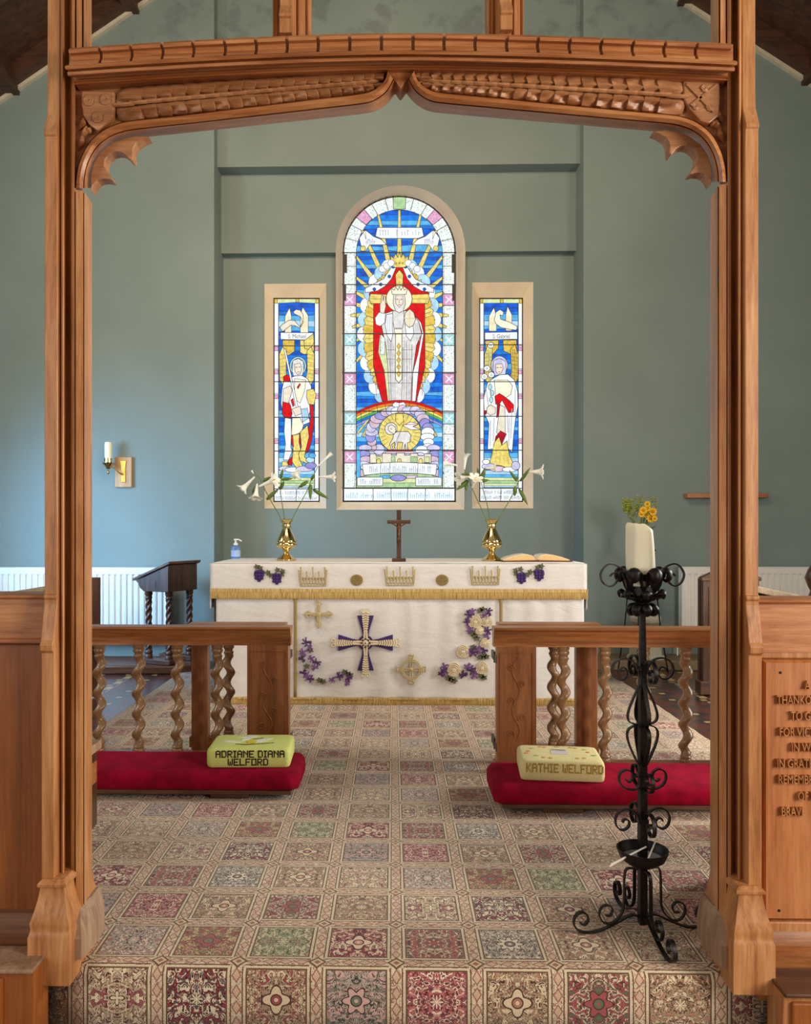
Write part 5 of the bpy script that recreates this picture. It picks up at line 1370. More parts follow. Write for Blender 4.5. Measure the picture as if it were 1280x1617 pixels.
# hassocks
FONT = {'A': '01110 10001 10001 11111 10001 10001 10001', 'D': '11110 10001 10001 10001 10001 10001 11110', 'R': '11110 10001 10001 11110 10100 10010 10001', 'I': '111 010 010 010 010 010 111', 'N': '10001 11001 10101 10011 10001 10001 10001',
        'E': '11111 10000 10000 11110 10000 10000 11111', 'W': '10001 10001 10001 10101 10101 10101 01010', 'L': '10000 10000 10000 10000 10000 10000 11111', 'F': '11111 10000 10000 11110 10000 10000 10000', 'O': '11111 10001 10001 10001 10001 10001 11111',
        'K': '10001 10010 10100 11000 10100 10010 10001', 'T': '11111 00100 00100 00100 00100 00100 00100', 'H': '10001 10001 10001 11111 10001 10001 10001', ' ': '000 000 000 000 000 000 000'}
def stitch(b, txt, x0, z0, cw, chh, y):
    x = x0
    for ch in txt:
        g = FONT[ch].split(); w = len(g[0])
        for r_ in range(7):
            for c in range(w):
                if g[r_][c] == '1': b.box(x+c*cw, x+(c+1.22)*cw, y-.0012, y+.002, z0+(6-r_)*chh, z0+(7.2-r_)*chh)
        x += (w+1.0)*cw
    return x
def canvas(name, c, c2):
    t = NT(name); v = t.coord('Object'); n = t.noise(v, 30, 2)
    ch = t.n('TexVoronoi'); t.l(v, ch.inputs['Vector']); ch.inputs['Scale'].default_value = 240
    col = t.mix(t.m_('MULTIPLY', ch.outputs[0], .45), t.mix(n, c, c2), tuple(x*.55 for x in c[:3])+(1,))
    return t.bsdf(col, .9, 0, t.bump(ch.outputs[0], .5, .004))
def hassock(px0, px1, label, mats, rot, yf, zbase):
    x0, x1 = X(px0, yf), X(px1, yf); w = (x1-x0); d = .27; h = .086
    cx, cy = (x0+x1)/2, yf+d/2
    t = thing('hassock', (0, 0, 0), label, 'hassock'); 
    b = MB(); n = 5
    rows = []
    for z, s in ((0, .975), (.006, .99), (.02, 1.0), (h-.022, 1.0), (h-.008, .985), (h-.001, .955), (h+.002, .90), (h+.004, .5)):
        rr = .025; ring = []
        for qx, qy, a0 in ((1, -1, -pi/2), (1, 1, 0), (-1, 1, pi/2), (-1, -1, pi)):
            for k in range(5):
                a = a0+pi/2*k/4; ring.append((qx*(w/2*s-rr)+rr*cos(a), qy*(d/2*s-rr)+rr*sin(a), z))
        rows.append(ring)
    b.loft(rows)
    for f_ in b.bm.faces: pass
    b.build('cushion_body', mats, t, smooth=50)
    return t, w, d, h, cx, cy
zk = .055+.09
# lime hassock
t, w, d, h, cx, cy = hassock(324, 456, 'lime green needlepoint hassock with white lilies and black stitched names', canvas('lime canvas', S(230, 236, 122), S(238, 242, 154)), 0, 3.80, zk)
BW = simple('black wool', S(40, 22, 24), .9)
def words_(txt, x, z, cw, chh, m):
    for wd in txt.split():
        b = MB(); x = stitch(b, wd, x, z, cw, chh, -d/2)+3*cw; b.build('stitched_lettering', m, t, smooth=0)
words_('ADRIANE DIANA', -.152, .046, .0046, .0046, BW); words_('WELFORD', -.095, .009, .0046, .0046, BW)
b = MB()
for (x_, y_, l_, a_) in ((-.03, .06, .09, .1), (.03, -.02, .10, .1), (-.09, -.02, .10, -.15), (-.03, .03, .07, 1.0), (.06, .02, .09, .5), (.0, .08, .07, -.3)):
    ca, sa = cos(a_), sin(a_); pts = [(-1, 0), (-.5, .28), (.2, .32), (1, 0), (.2, -.32), (-.5, -.28)]
    b.prism_z([(x_+l_*.5*(p*ca-q*sa), y_+l_*.5*(p*sa+q*ca)) for p, q in pts], h-.002, h+.0058)
b.build('lily_motif', simple('white wool', S(240, 238, 226), .9), t, smooth=0)
b = MB(); b.tube([(-.07, -.06, h+.003), (-.02, -.075, h+.004), (.05, -.06, h+.004), (.11, -.04, h+.003)], .004, 6); b.tube([(.0, .03, h+.004), (.05, .045, h+.004)], .003, 6)
b.build('leaf_motif', simple('green wool', S(110, 112, 44), .9), t, smooth=60)
b = MB(); b.prism_z([(-.015, -.05), (.02, -.055), (.025, -.015), (.0, .01), (-.02, -.01)], h, h+.007); b.build('lily_centre', simple('yellow wool', S(230, 206, 60), .9), t, smooth=0)
t.location = (cx, cy, zk); t.rotation_euler = (0, 0, radians(2))
# yellow hassock
t, w, d, h, cx, cy = hassock(826, 959, 'pale yellow needlepoint hassock with orange flowers and faded gold lettering', canvas('yellow canvas', S(236, 220, 150), S(242, 230, 176)), 0, 3.625, zk)
words_('KATHIE WELFORD', -.160, .036, .0043, .0056, simple('old gold wool', S(180, 146, 66), .9, 0, .25, 200))
ORW = simple('orange wool', S(214, 140, 80), .9); random.seed(8)
for x_, y_ in ((-.15, -.02), (-.14, .01), (.13, .02), (.06, .09), (.08, .085), (-.06, .085), (-.08, .09), (.07, -.085), (.10, -.08), (-.05, -.09), (-.08, -.085)):
    b = MB(); b.lathe([(0, .0), (.012, 0), (.010, .004), (0, .005)], (x_, y_, h+.0005), 8); b.build('flower_motif', ORW, t, smooth=0)
b = MB(); b.prism_z([(-.04, -.03), (.035, -.03), (.04, .03), (-.035, .035)], h, h+.0055); b.build('centre_motif', simple('lilac wool', S(206, 196, 200), .9), t, smooth=0)
b = MB(); b.prism_z([(-.035, .035), (.035, .03), (.03, .045), (-.03, .048)], h, h+.0058); b.build('centre_edge', simple('violet wool', S(120, 104, 140), .9), t, smooth=0)
b = MB()
for x_, y_ in ((-.12, .06), (.12, .06), (-.11, -.06), (.15, -.03), (0, .1)): b.prism_z([(x_-.014, y_), (x_, y_-.008), (x_+.014, y_), (x_, y_+.008)], h, h+.005)
b.build('leaf_motif', simple('sage wool', S(176, 172, 104), .9), t, smooth=0)
t.location = (cx, cy, zk); t.rotation_euler = (0, 0, radians(-5))
# ================================================================ CANDLE STAND
YC = 2.55; KC = YC/FOC; xc = X(1014, YC); ZF = .0135
def zc(py): return ZF+(1474-py)*KC
CS = thing('candle_stand', (xc, YC, ZF), 'tall black wrought iron candle stand with scrolls beside the right post', 'candle stand')
ROT = radians(7)
def pol(r, z, d): # r px, z world, d = direction index
    a = ROT+d*pi/2; return (xc+r*KC*cos(a), YC+r*KC*sin(a), z)
def sdir(d): a = ROT+d*pi/2+pi/2; return (cos(a), sin(a), 0)
def spi(cx, cy, r0, r1, a0, a1, n=26): return [(cx+(r0+(r1-r0)*i/n)*cos(a0+(a1-a0)*i/n), cy+(r0+(r1-r0)*i/n)*sin(a0+(a1-a0)*i/n)) for i in range(n+1)]
b = MB()
def sq(z0, z1, w0, w1, b):
    b.loft([[pol(w*1.414, z, k+.5) for k in range(4)] for z, w in ((z0, w0), (z1, w1))])
sq(zc(1462), zc(1250), 6.2, 6.0, b); sq(zc(1250), zc(1060), 6.0, 5.2, b); sq(zc(1060), zc(975), 5.0, 3.8, b)
for py in (1062, 1150, 1228, 1300): b.box(xc-8*KC, xc+8*KC, YC-8*KC, YC+8*KC, zc(py+3), zc(py-3))
b.build('shaft', IRON, CS, bevel=.0015)
def st(name, pts, d, w=6, t=2.2):
    b = MB(); b.strap([pol(r, zc(y), d) for r, y in pts], sdir(d), w*KC, t*KC); b.build(name, IRON, CS, smooth=50)
up = [(4, 1078)]+spi(33, 1063, 26, 21, pi+.35, pi*2-.2, 10)[:0]+[(6, 1068), (12, 1054), (22, 1047), (34, 1046), (45, 1052), (50, 1063), (46, 1074), (37, 1079), (28, 1076), (25, 1067), (30, 1060), (37, 1062), (38, 1067)]
lyre = [(3, 1082), (10, 1098), (20, 1120), (24, 1134), (22, 1144), (12, 1149), (4, 1150), (12, 1151), (22, 1156), (25, 1166), (21, 1182), (10, 1206), (4, 1216)]
low = [(4, 1246), (10, 1250), (20, 1251), (32, 1246), (38, 1236), (36, 1225), (27, 1220), (18, 1224), (16, 1233), (22, 1239), (28, 1235)]
mid_ = [(4, 1306), (6, 1296), (14, 1285), (26, 1281), (38, 1285), (44, 1297), (41, 1309), (32, 1314), (23, 1309), (22, 1300), (29, 1297), (33, 1302)]
leg = [(8, 1376), (24, 1374), (29, 1384), (30, 1410), (31, 1436), (38, 1450), (52, 1459), (64, 1456), (70, 1444), (66, 1433), (56, 1430), (49, 1437), (52, 1446), (60, 1446)]
foot = [(4, 1462), (3, 1455), (12, 1448), (24, 1449), (40, 1457), (66, 1468), (84, 1471), (100, 1469), (110, 1460), (110, 1448), (101, 1439), (91, 1442), (88, 1452), (94, 1459), (101, 1455)]
for d in range(4):
    st('upper_scroll', [tuple(p)[:2] for p in spline([(r, y, 0) for r, y in up], 4)], d)
    st('lyre_bar', [tuple(p)[:2] for p in spline([(r, y, 0) for r, y in lyre], 4)], d, 6, 2)
    st('lower_scroll', [tuple(p)[:2] for p in spline([(r, y, 0) for r, y in low], 4)], d)
    st('middle_scroll', [tuple(p)[:2] for p in spline([(r, y, 0) for r, y in mid_], 4)], d)
    st('leg', [tuple(p)[:2] for p in spline([(r, y, 0) for r, y in leg], 4)], d, 5.5, 2)
    st('foot', [tuple(p)[:2] for p in spline([(r, y, 0) for r, y in foot], 4)], d, 6.5, 2.4)
b = MB(); b.lathe([(6*KC, 0), (22*KC, 3*KC), (34*KC, 12*KC), (39*KC, 24*KC), (39.5*KC, 27*KC), (37.5*KC, 27*KC), (33*KC, 14*KC), (21*KC, 6*KC), (6*KC, 3*KC)], (xc, YC, zc(1371)), 36, cap=False)
BOWL = b.build('drip_bowl', IRON, CS, smooth=50)
b = MB(); b.lathe([(0, 0), (30*KC, 0), (31*KC, 1*KC), (0, 2*KC)], (xc, YC, zc(1371)+12*KC), 24); b.build('sand', simple('pale sand', S(176, 176, 182), .9, 0, .2, 80), CS, smooth=40)
# cup of curled leaves
xk, zk0 = xc, 0
b = MB(); b.lathe([(4*KC, zc(976)), (8*KC, zc(972)), (10*KC, zc(958)), (28*KC, zc(950)), (29*KC, zc(948)), (24*KC, zc(946)), (20*KC, zc(930)), (24*KC, zc(914)), (23*KC, zc(913)), (18*KC, zc(930)), (0, zc(934))], (xc, YC, 0), 28, cap=False)
b.build('candle_cup', IRON, CS, smooth=40)
def curl(pts, ang, w):
    path = spline([(r, y, 0) for r, y in pts], 4); n = len(path); b = MB(); rows = []
    for i, p in enumerate(path):
        q = path[min(i+1, n-1)]-path[max(i-1, 0)]; q.normalize(); nr, ny = q.y, -q.x   # outward normal in the (r, y) plane
        t = i/(n-1); ww = w*.5*(.30+.70*sin(pi*min(1, .18+.80*t))**.7)*(1 if t < .92 else .7)
        row = []
        for v in (-1, -.7, -.35, 0, .35, .7, 1):
            dd = -ww*.62*v*v; r_ = p.x+nr*dd; y_ = p.y+ny*dd
            row.append((xc+(r_*cos(ang)-v*ww*sin(ang))*KC, YC+(r_*sin(ang)+v*ww*cos(ang))*KC, zc(y_)))
        rows.append(row)
    b.loft(rows, False, False); return b
for i in range(7):
    a = ROT+i*2*pi/7+.35
    curl([(14, 942), (20, 930), (23, 916), (28, 906), (36, 903), (43, 909), (43, 920), (36, 926), (30, 922)], a, 24).build('curled_leaf', IRON, CS, smooth=70, solid=.003, recalc=False)
for i in range(7):
    a = ROT+i*2*pi/7
    curl([(18, 952), (24, 943), (32, 938), (38, 943), (35, 951)], a, 18).build('middle_leaf', IRON, CS, smooth=70, solid=.003, recalc=False)
for i in range(7):
    a = ROT+i*2*pi/7+.2
    curl([(6, 966), (12, 960), (20, 961), (25, 969), (20, 978), (12, 978)], a, 15).build('lower_leaf', IRON, CS, smooth=70, solid=.003, recalc=False)
for i in range(8):
    a = ROT+i*pi/4; b = MB(); b.tube([(xc+24*KC*cos(a), YC+24*KC*sin(a), zc(949)), (xc+36*KC*cos(a), YC+36*KC*sin(a), zc(949.5))], [.005, .001], 6); b.build('spike', IRON, CS, smooth=50)
for d, cxp in ((0, 1), (2, -1)):
    pts = [(24, 938), (30, 916), (38, 903), (52, 898), (62, 903), (68, 915), (63, 928), (52, 933), (43, 927), (41, 918), (47, 912), (53, 917)]
    st('handle_scroll', [tuple(p)[:2] for p in spline([(r, y, 0) for r, y in pts], 4)], d, 5, 2)
# candle, worn down on one side
b = MB(); rings = []; n = 32; zb = zc(932)
for t in [0, .02, .2, .4, .6, .75, .85, .92, .97, 1]:
    rg = []
    for i in range(n):
        a = 2*pi*i/n; top = zc(834)-KC*(0 if cos(a) < .0 else 10*smoothstep(0, .75, cos(a)))-KC*1.2*sin(3*a+1)
        r = (22-1.6*t+(.9*sin(2*a+t*4)+.5*sin(5*a)))*KC
        if t == 1: r *= .93
        if t == 0: r *= .97
        rg.append((xc-1.5*KC+r*cos(a)-t*3.2*KC, YC+r*sin(a), zb+(top-zb)*t))
    rings.append(rg)
for s, dz in ((.86, -.5), (.72, -4), (.4, -6), (.05, -6.5)):
    last = rings[9]; cxm = sum(p[0] for p in last)/n; cym = sum(p[1] for p in last)/n
    rings.append([(cxm+(p[0]-cxm)*s, cym+(p[1]-cym)*s, (p[2] if s > .8 else p[2]*.5+.5*min(q[2] for q in last))+dz*KC) for p in last])
b.loft(rings); cd = b.build('pillar_candle', WAX, None, smooth=60); tag(cd, 'thick ivory pillar candle with a worn slanting top on the iron stand', 'candle')
# tapers lying in the bowl
for i, (p0, p1) in enumerate((((962, 1368), (1012, 1341)), ((964, 1365), (1020, 1337)), ((1022, 1358), (1034, 1330)))):
    a, c = P(p0[0], p0[1], YC-.055), P(p1[0], p1[1], YC-.02+.0*i)
    b = MB(); b.tube([a, (a+c)/2, c], .0026, 8); o = b.build('wax_taper', simple('taper wax', S(232, 226, 214), .5), None, smooth=50)
    tag(o, ['thin white taper resting over the bowl rim, lower of the crossing two', 'thin white taper resting over the bowl rim, upper of the crossing two', 'short white taper standing up in the sand of the bowl'][i], 'taper', 'wax tapers in the drip bowl')

# ================================================================ PRAYER DESK ON ITS PLATFORM
Yp = 7.25
b = MB(); x0, x1 = X(120, 7.0), X(305, 7.0)
b.prism_z([(x0, 6.98), (x1-.16, 6.98), (x1, 7.08), (x1, 7.52), (x0, 7.52)], .0, .075); o = b.build('platform', W_DARKH, None, bevel=.012); tag(o, 'low dark wooden platform under the sloping prayer desk', 'platform')
def helix_leg(b, x, y, z0, z1, r=.024):
    b.lathe([(0, 0), (.034, 0), (.034, .03), (.028, .036), (.034, .046), (.034, .060), (.026, .07), (.022, .08), (0, .08)], (x, y, z0), 16)
    b.lathe([(0, -.08), (.022, -.08), (.028, -.07), (.032, -.055), (.026, -.045), (.034, -.03), (.034, 0), (0, 0)], (x, y, z1), 16)
    rings = []
    for i in range(49):
        z = z0+.07+(z1-z0-.14)*i/48; ph = 2*pi*(z-z0)/.20
        rings.append([(x+(r+.006*cos(3*a-3*ph))*cos(a), y+(r+.006*cos(3*a-3*ph))*sin(a), z) for a in [2*pi*k/24 for k in range(24)]])
    b.loft(rings)
ang = radians(-24); oc = (X(262, 7.15), 7.22)
D = thing('prayer_desk', (oc[0], oc[1], .076), 'dark oak prayer desk with sloping top and barley-twist legs beside the altar', 'desk')
D['_w'] = (0, 0, 0)
ww, dd = .33, .40; zb, zl, zh = .635, .745, .868
b = MB(); b.prism_y([(-ww/2-.03, zl-.02), (ww/2, zh), (ww/2, zb), (-ww/2+.06, zb), (-ww/2+.015, zb+.03), (-ww/2-.005, zb+.07)], -dd/2, dd/2); b.build('desk_box', W_DARK, D, smooth=0, bevel=.004)
b = MB(); s = (zh-zl)/(ww); b.prism_y([(-ww/2-.05, zl-.02), (ww/2+.025, zh+.012), (ww/2+.025, zh+.034), (-ww/2-.05, zl+.002)], -dd/2-.02, dd/2+.02); b.build('sloping_top', W_DARKH, D, smooth=0, bevel=.003)
b = MB(); b.box(-.05, .03, -dd/2-.004, -dd/2, zb+.03, zb+.09); b.build('carved_square', W_DARK, D, smooth=0)
for lx in (-.10, .125):
    for ly in (-.14, .14):
        b = MB(); helix_leg(b, lx, ly, .045, zb); b.build('leg', W_DARK, D, smooth=50)
b = MB(); b.box(-.19, .17, -.19, -.10, 0, .045); b.box(-.19, .17, .10, .19, 0, .045); b.box(-.03, .03, -.12, .12, 0, .04); b.build('base', W_DARKH, D, bevel=.006)
D.rotation_euler = (0, 0, ang)

# ================================================================ STALLS AND DESKS BEHIND THE SCREEN
def box_thing(name, label, cat, parts, loc):
    t = thing(name, loc, label, cat)
    for nm, fn, m, bv in parts:
        b = MB(); fn(b); b.build(nm, m, t, smooth=0, bevel=bv)
    return t
for side in (-1, 1):
    # reading desk whose sloping top shows over the dado
    def qx(px, Y): return X(px if side < 0 else 1280-px+(-8), Y)
    Y0, Y1 = 2.62, 2.96
    xh = X(79, Y0) if side < 0 else X(1194, Y0); xlow = X(-20, Y0) if side < 0 else X(1300, Y0); zh, zl = Z(926 if side < 0 else 924, Y0), Z(942 if side < 0 else 947, Y0)
    def top(b): b.prism_y([(xh, zh), (xlow, zl), (xlow, zl-.022), (xh, zh-.022)][::-side], Y0, Y1)
    def lower(b): b.prism_y([(xh-side*-.02, .0125), (xlow, .0125), (xlow, zl-.03), (xh-side*-.02, zh-.03)][::-side], Y0+.02, Y1-.02)
    box_thing('choir_desk', 'choir desk with a pale sloping book rest behind the %s' % ('plain oak dado' if side < 0 else 'inscribed oak dado'), 'choir desk', [('book_rest', top, W_PALE, .003), ('front_panel', lower, W_DARK, .003)], ((xh+xlow)/2, Y0, .0125))
# low bench end just behind the left post
x1 = X(161, 3.44)
def be(b): b.prism_x([(3.10, .0125), (3.10, .10), (3.13, .14), (3.115, .22), (3.10, .29), (3.10, .33), (3.42, .33), (3.42, .0125)], x1-.04, x1-.012)
def bt(b): b.box(x1-.50, x1, 3.09, 3.44, .33, .368)
def bs(b): b.box(x1-.013, x1-.006, 3.14, 3.40, .2, .29)
box_thing('low_bench', 'low oak bench end just visible past the left post', 'bench', [('bench_end', be, W_DARK, .006), ('seat', bt, W_WORN, .005), ('end_panel', bs, W_RAIL, .003), ('far_end', lambda b: b.box(x1-.49, x1-.45, 3.1, 3.42, .0125, .33), W_DARK, .004)], (x1-.25, 3.25, .0125))
# seats seen edge-on
def stall(px, Y, ztp, w, d, sg, label, gable):
    x = X(px, Y+d+.04)
    a, c = sorted((x, x+sg*w))
    def end(b):
        pts = [(a, .0125), (c, .0125), (c, ztp-.09), ((a+c)/2, ztp) if gable else (c, ztp-.02), (a, ztp-.09) if gable else (a, ztp)]
        b.prism_y(pts, Y, Y+.05)
    def trim(b):
        b.box(a-.012, c+.012, Y-.012, Y+.06, ztp-.115, ztp-.09)
        if gable:
            for q in (a, c): b.prism_y([(q-.012 if q < c else q+.012, ztp-.09), ((a+c)/2, ztp+.012), ((a+c)/2, ztp-.02), (q+.03 if q < c else q-.03, ztp-.09)], Y-.012, Y+.06)
    def seat(b): b.box(a+.01, c-.01, Y+.05, Y+d, .40, .44)
    def back(b): b.box(a, c, Y+d, Y+d+.04, .0125, ztp-.1)
    def panel(b): b.box(a+.04, c-.04, Y-.006, Y, .5, ztp-.16); 
    def foot(b): b.box(a-.03, c+.03, Y-.03, Y+.08, .0125, .11)
    return box_thing('wooden_stall', label, 'stall', [('front_board', end, W_DARK, .003), ('gable_moulding', trim, W_DARKH, .003), ('seat', seat, W_DARKH, .003), ('back', back, W_DARK, .003), ('front_panel', panel, W_DARK, .003), ('foot', foot, W_DARKH, .004)], ((a+c)/2, Y, .0125))
stall(1101, 6.2, Z(893, 6.2, 1120), .42, .07, 1, 'dark oak stall with a gabled front beside the right radiator', True)
stall(159, 5.5, Z(896, 5.5, 150), .15, .5, -1, 'dark oak stall partly hidden behind the left post', True)
# pew end with a round finial at the picture edge
xk = X(1287, 3.5); zt = Z(884, 3.5, 1280)
def pe(b): b.box(xk-.03, xk+.04, 3.45, 3.55, .0125, zt-.16); b.box(xk-.055, xk+.25, 3.45, 3.50, zt-.22, zt-.185); b.box(xk-.048, xk-.02, 3.45, 3.55, .0125, zt-.2)
def fin(b): b.lathe([(0, 0), (.03, 0), (.02, .03), (.03, .05), (.042, .085), (.03, .12), (.012, .15), (0, .155)], (xk+.0, 3.5, zt-.162), 20)
t = box_thing('pew_end', 'dark pew end with a rounded finial at the far right', 'pew', [('end_board', pe, W_DARK, .004), ('rear_board', lambda b: b.box(xk+.04, xk+.30, 3.46, 3.5, .0125, zt-.2), W_DARK, .004)], (xk, 3.5, .0125))
b = MB(); fin(b); b.build('finial', W_DARK, t, smooth=50)

# ================================================================ WALL THINGS
# sconce
k = YW/FOC; x = X(196.5, YW); zc_ = Z(746, YW, 196)
t = thing('candle_sconce', (x, YW, zc_-24*k), 'brass candle bracket on a small wooden block on the blue wall', 'sconce')
b = MB(); b.box(x-13.5*k, x+13*k, YW-.035, YW+.0, zc_-24*k, zc_+24*k); b.build('wooden_block', wood('pale oak block', S(160, 120, 76), S(196, 152, 104), S(214, 172, 124), 'z', .4), t, bevel=.005)
b = MB(); b.prism_y([(x-3*k, zc_-16*k), (x+4*k, zc_-16*k), (x+3.2*k, zc_+4*k), (x+5*k, zc_+18*k), (x-4.6*k, zc_+18*k), (x-3*k, zc_+4*k)], YW-.043, YW-.034); b.build('back_plate', BRASSD, t, smooth=0, bevel=.002)
xb, yb = x-19*k, YW-.12
b = MB(); b.tube(spline([(x, YW-.04, zc_-4*k), (x-3*k, YW-.08, zc_-2*k), (x-10*k, YW-.11, zc_+6*k), (xb+4*k, yb, zc_+7*k), (xb, yb, zc_+4*k)], 6), .007, 8)
b.ball((xb, yb, zc_-1*k), .012, .012, .018); b.build('bracket_arm', BRASSD, t, smooth=50)
b = MB(); b.lathe([(0, 0), (3*k, 0), (4*k, 3*k), (9*k, 8*k), (9.4*k, 10*k), (6.5*k, 10*k), (6.5*k, 17*k), (0, 17*k)], (xb, yb, zc_+4*k), 20); b.build('drip_pan', BRASS, t, smooth=40)
b = MB(); b.lathe([(0, 0), (5.6*k, 0), (5.6*k, 22*k), (4.8*k, 25*k), (1, 25*k)][:4]+[(0, 25*k)], (xb, yb, zc_+21*k), 20); o = b.build('short_candle', WAX, None, smooth=40); tag(o, 'short white candle in the brass wall bracket', 'candle')
# thin bar on the wall
x0, x1 = X(1082, YW-.04), X(1209, YW-.04); z0, z1 = Z(786.5, YW-.04, 1140), Z(779, YW-.04, 1140)
b = MB(); b.box(x0, x1, YW-.09, YW, z0, z1); o = b.build('wall_shelf', W_H, None, bevel=.004); tag(o, 'thin oak shelf fixed on the green wall above the radiator', 'shelf')
# stone pedestal and iron flower stand
Yf = 7.42; k = Yf/FOC; x = X(1019, Yf)
b = MB(); b.lathe([(0, 0), (30*k, 0), (30*k, 4*k), (26*k, 6*k), (25*k, 24*k), (20*k, 30*k), (17*k, 44*k), (18*k, 52*k), (24*k, 58*k), (25*k, 64*k), (22*k, 68*k), (0, 69*k)], (x, Yf, .0855), 8)
o = b.build('stone_pedestal', STONE, None, smooth=20, bevel=.006); tag(o, 'squat pale stone pedestal by the wall behind the iron candle stand', 'pedestal')
Yf = 7.12; k = Yf/FOC; x = X(1012, Yf); ztp = Z(868, Yf, 1012)
t = thing('flower_stand', (x, Yf, .0), 'thin dark iron tripod flower stand behind the pillar candle', 'plant stand')
for a in (2.4, 4.4, 6.4):
    b = MB(); b.tube([(x+.24*cos(a), Yf+.24*sin(a)*.55, .003), (x+.17*cos(a), Yf+.17*sin(a)*.55, .4), (x+.10*cos(a), Yf+.10*sin(a)*.55, ztp-.02)], .006, 8); b.build('leg', IRON, t, smooth=50)
b = MB(); b.lathe([(.0, -.012), (.12, -.012), (.125, 0), (.12, .004), (0, .004)], (x, Yf, ztp), 28); b.build('plate', IRON, t, smooth=40)
v = thing('flower_vase', (x, Yf, ztp+.004), 'small dark vase of yellow flowers on the tripod stand', 'vase')
b = MB(); b.lathe([(0, 0), (.04, 0), (.055, .04), (.05, .09), (.028, .13), (.034, .16), (.028, .16), (.02, .12), (0, .12)], (x, Yf, ztp+.004), 24); b.build('vase_body', simple('brown glaze', S(84, 60, 46), .3), v, smooth=50)
B = thing('yellow_bouquet', (x, Yf, ztp+.13), 'bunch of yellow daisies and lime green foliage above the pillar candle', 'flowers')
random.seed(31)
heads = [(1021.5, 796, 5), (1015, 806, 6.5), (1030, 808, 6.5), (1027, 818, 7.5), (1012, 812, 5), (1022, 803, 5), (1033, 819, 4.5), (1019, 813, 5)]
for px, py, r in heads:
    c = P(px, py, Yf-.06+random.uniform(-.03, .03)); b = MB()
    b.tube([(x, Yf, ztp+.13), ((c.x+x)/2+.01, Yf, (c.z+ztp)/2+.08), c], .003, 6); b.build('flower_stalk', STEM, B, smooth=60)
    b = MB(); R_ = r*k
    for i in range(11):
        a = 2*pi*i/11; d = Vector((cos(a), -.25, sin(a))); s = Vector((-sin(a), 0, cos(a)))
        b.loft([[c+d*R_*.2-s*R_*.14, c+d*R_*.2+s*R_*.14], [c+d*R_*.7-s*R_*.24, c+d*R_*.7+s*R_*.24], [c+d*R_-s*R_*.1, c+d*R_+s*R_*.1]], False, False)
    f_ = b.build('daisy_head', simple('daisy yellow', S(240, 190, 30), .6, 0, .15, 60), B, smooth=60, solid=.002)
    b = MB(); b.ball(c+Vector((0, -.006, 0)), R_*.34, R_*.2, R_*.34, 10, 6); b.build('daisy_eye', simple('daisy eye', S(196, 130, 20), .7), f_, smooth=60)
for i in range(9):
    ang_ = random.uniform(.2, 2.6); px = random.choice([987, 990, 996, 1000, 1004, 1010, 1018, 1032, 1034, 1024]); py = random.uniform(781, 800)+(4 if px < 1000 else 0)
    c = P(px, py, Yf+random.uniform(-.05, .05)); b = MB()
    mid_p = Vector(((c.x+x)/2+random.uniform(-.02, .02), Yf, (c.z+ztp)/2+.1)); path = spline([(x, Yf, ztp+.13), mid_p, c], 5); b.tube(path, .002, 5)
    for j in range(26):
        p = path[random.randint(6, len(path)-1)]+Vector((random.uniform(-.035, .035), random.uniform(-.03, .03), random.uniform(-.03, .03)))
        b.ball(p, random.uniform(.006, .011), random.uniform(.006, .010), random.uniform(.004, .008), 7, 5)
    b.build('foliage_spray', simple('lime foliage', S(150, 160, 50), .6, 0, .35, 40), B, smooth=60)
for q in range(4):
    b = MB(); e = P([1000, 1030, 990, 1036][q], [822, 800, 812, 830][q], Yf); blade(b, (x, Yf, ztp+.14), e, .010); b.build('leaf', LEAF, B, smooth=60, solid=.001)
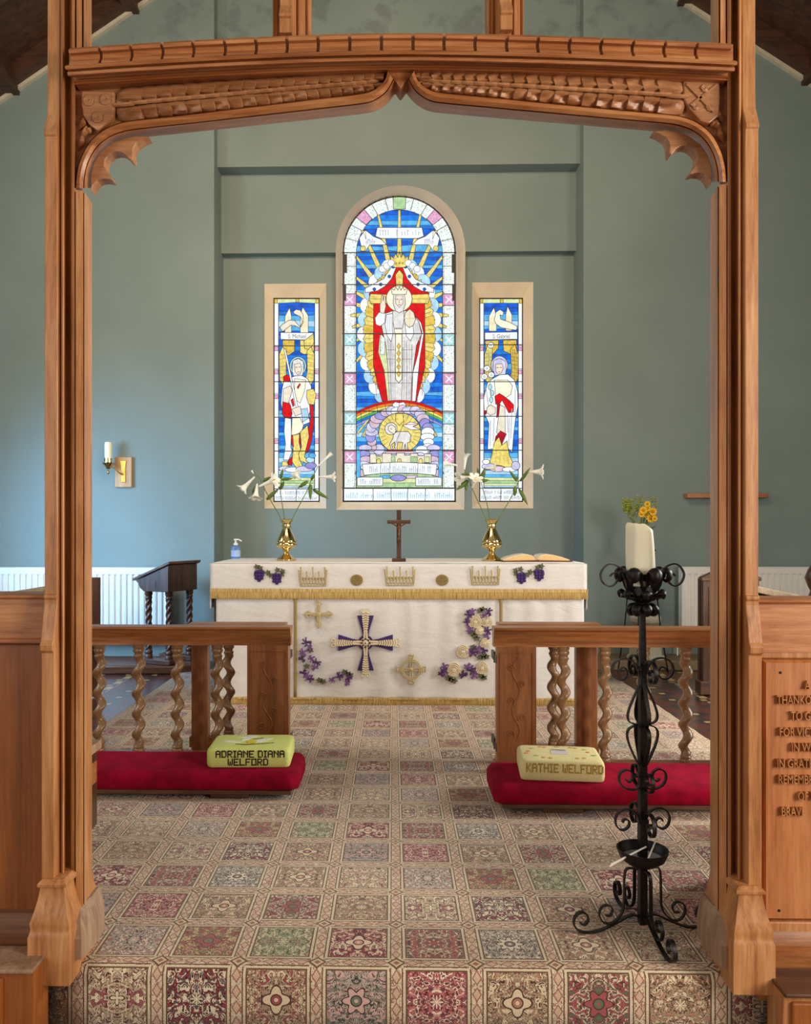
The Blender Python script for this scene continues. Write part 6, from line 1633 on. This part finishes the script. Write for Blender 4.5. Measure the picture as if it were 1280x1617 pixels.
# ================================================================ CAMERA AND LIGHT
sc = bpy.context.scene
cam = bpy.data.cameras.new('camera'); co = bpy.data.objects.new('camera', cam); C.objects.link(co); sc.camera = co
co.location = (0, 0, HC); co.rotation_euler = (pi/2, 0, TH)
cam.sensor_fit = 'VERTICAL'; cam.sensor_height = 24; cam.sensor_width = 24; cam.lens = FOC/1617*24
cam.shift_x = (640-PX)/1617; cam.shift_y = (PY-808.5)/1617; cam.clip_start = .05
sc.view_settings.view_transform = 'Standard'; sc.view_settings.look = 'None'; sc.view_settings.exposure = 0.0; sc.view_settings.gamma = 1
sc.view_settings.use_curve_mapping = False
w = bpy.data.worlds.new('daylight'); sc.world = w; w.use_nodes = True
bg = w.node_tree.nodes['Background']; bg.inputs[0].default_value = (1.0, .90, .78, 1); bg.inputs[1].default_value = .35
def area(name, loc, target, sx_, sy_, power, col):
    l = bpy.data.lights.new(name, 'AREA'); l.shape = 'RECTANGLE'; l.size = sx_; l.size_y = sy_; l.energy = power; l.color = col
    o = bpy.data.objects.new(name, l); C.objects.link(o); o.location = loc
    o.rotation_euler = (Vector(target)-Vector(loc)).to_track_quat('-Z', 'Y').to_euler(); return o
# daylight through the two chancel side windows, plus fill through the added high one
n_ = area('north_window_and_fill', (-4.55, 5.6, 1.65), (-2.6, 7.75, .85), 1.2, 1.3, 42, (.27, .58, 1.0)); n_.data.spread = 1.3
area('north_window_and_fill', (-4.5, 3.85, 3.0), (-1.5, 7.7, 3.0), 1.2, 1.8, 75, (.95, .95, .92))  # added fill for the left wall, set in the invented high opening
s_ = area('daylight_south_window', (4.55, 4.25, 2.1), (1.2, 3.4, 0), 1.4, 1.7, 120, (.98, .97, .90)); s_.data.spread = 2.4
# nave windows behind the viewer, and a warm lamp high in the chancel roof
area('nave_window_light', (3.8, -.3, 2.0), (-.6, 2.4, 1.3), 1.5, 2.2, 190, (1.0, .91, .79))
area('nave_window_light', (-4.0, -2.0, 2.0), (.6, 2.4, 1.5), 1.4, 2.2, 70, (1.0, .90, .78))
l_ = area('chancel_lamp', (-.2, 3.4, 4.9), (-.4, 7.6, 4.0), 2.2, .7, 84, (1.0, .74, .48)); l_.data.spread = 2.4
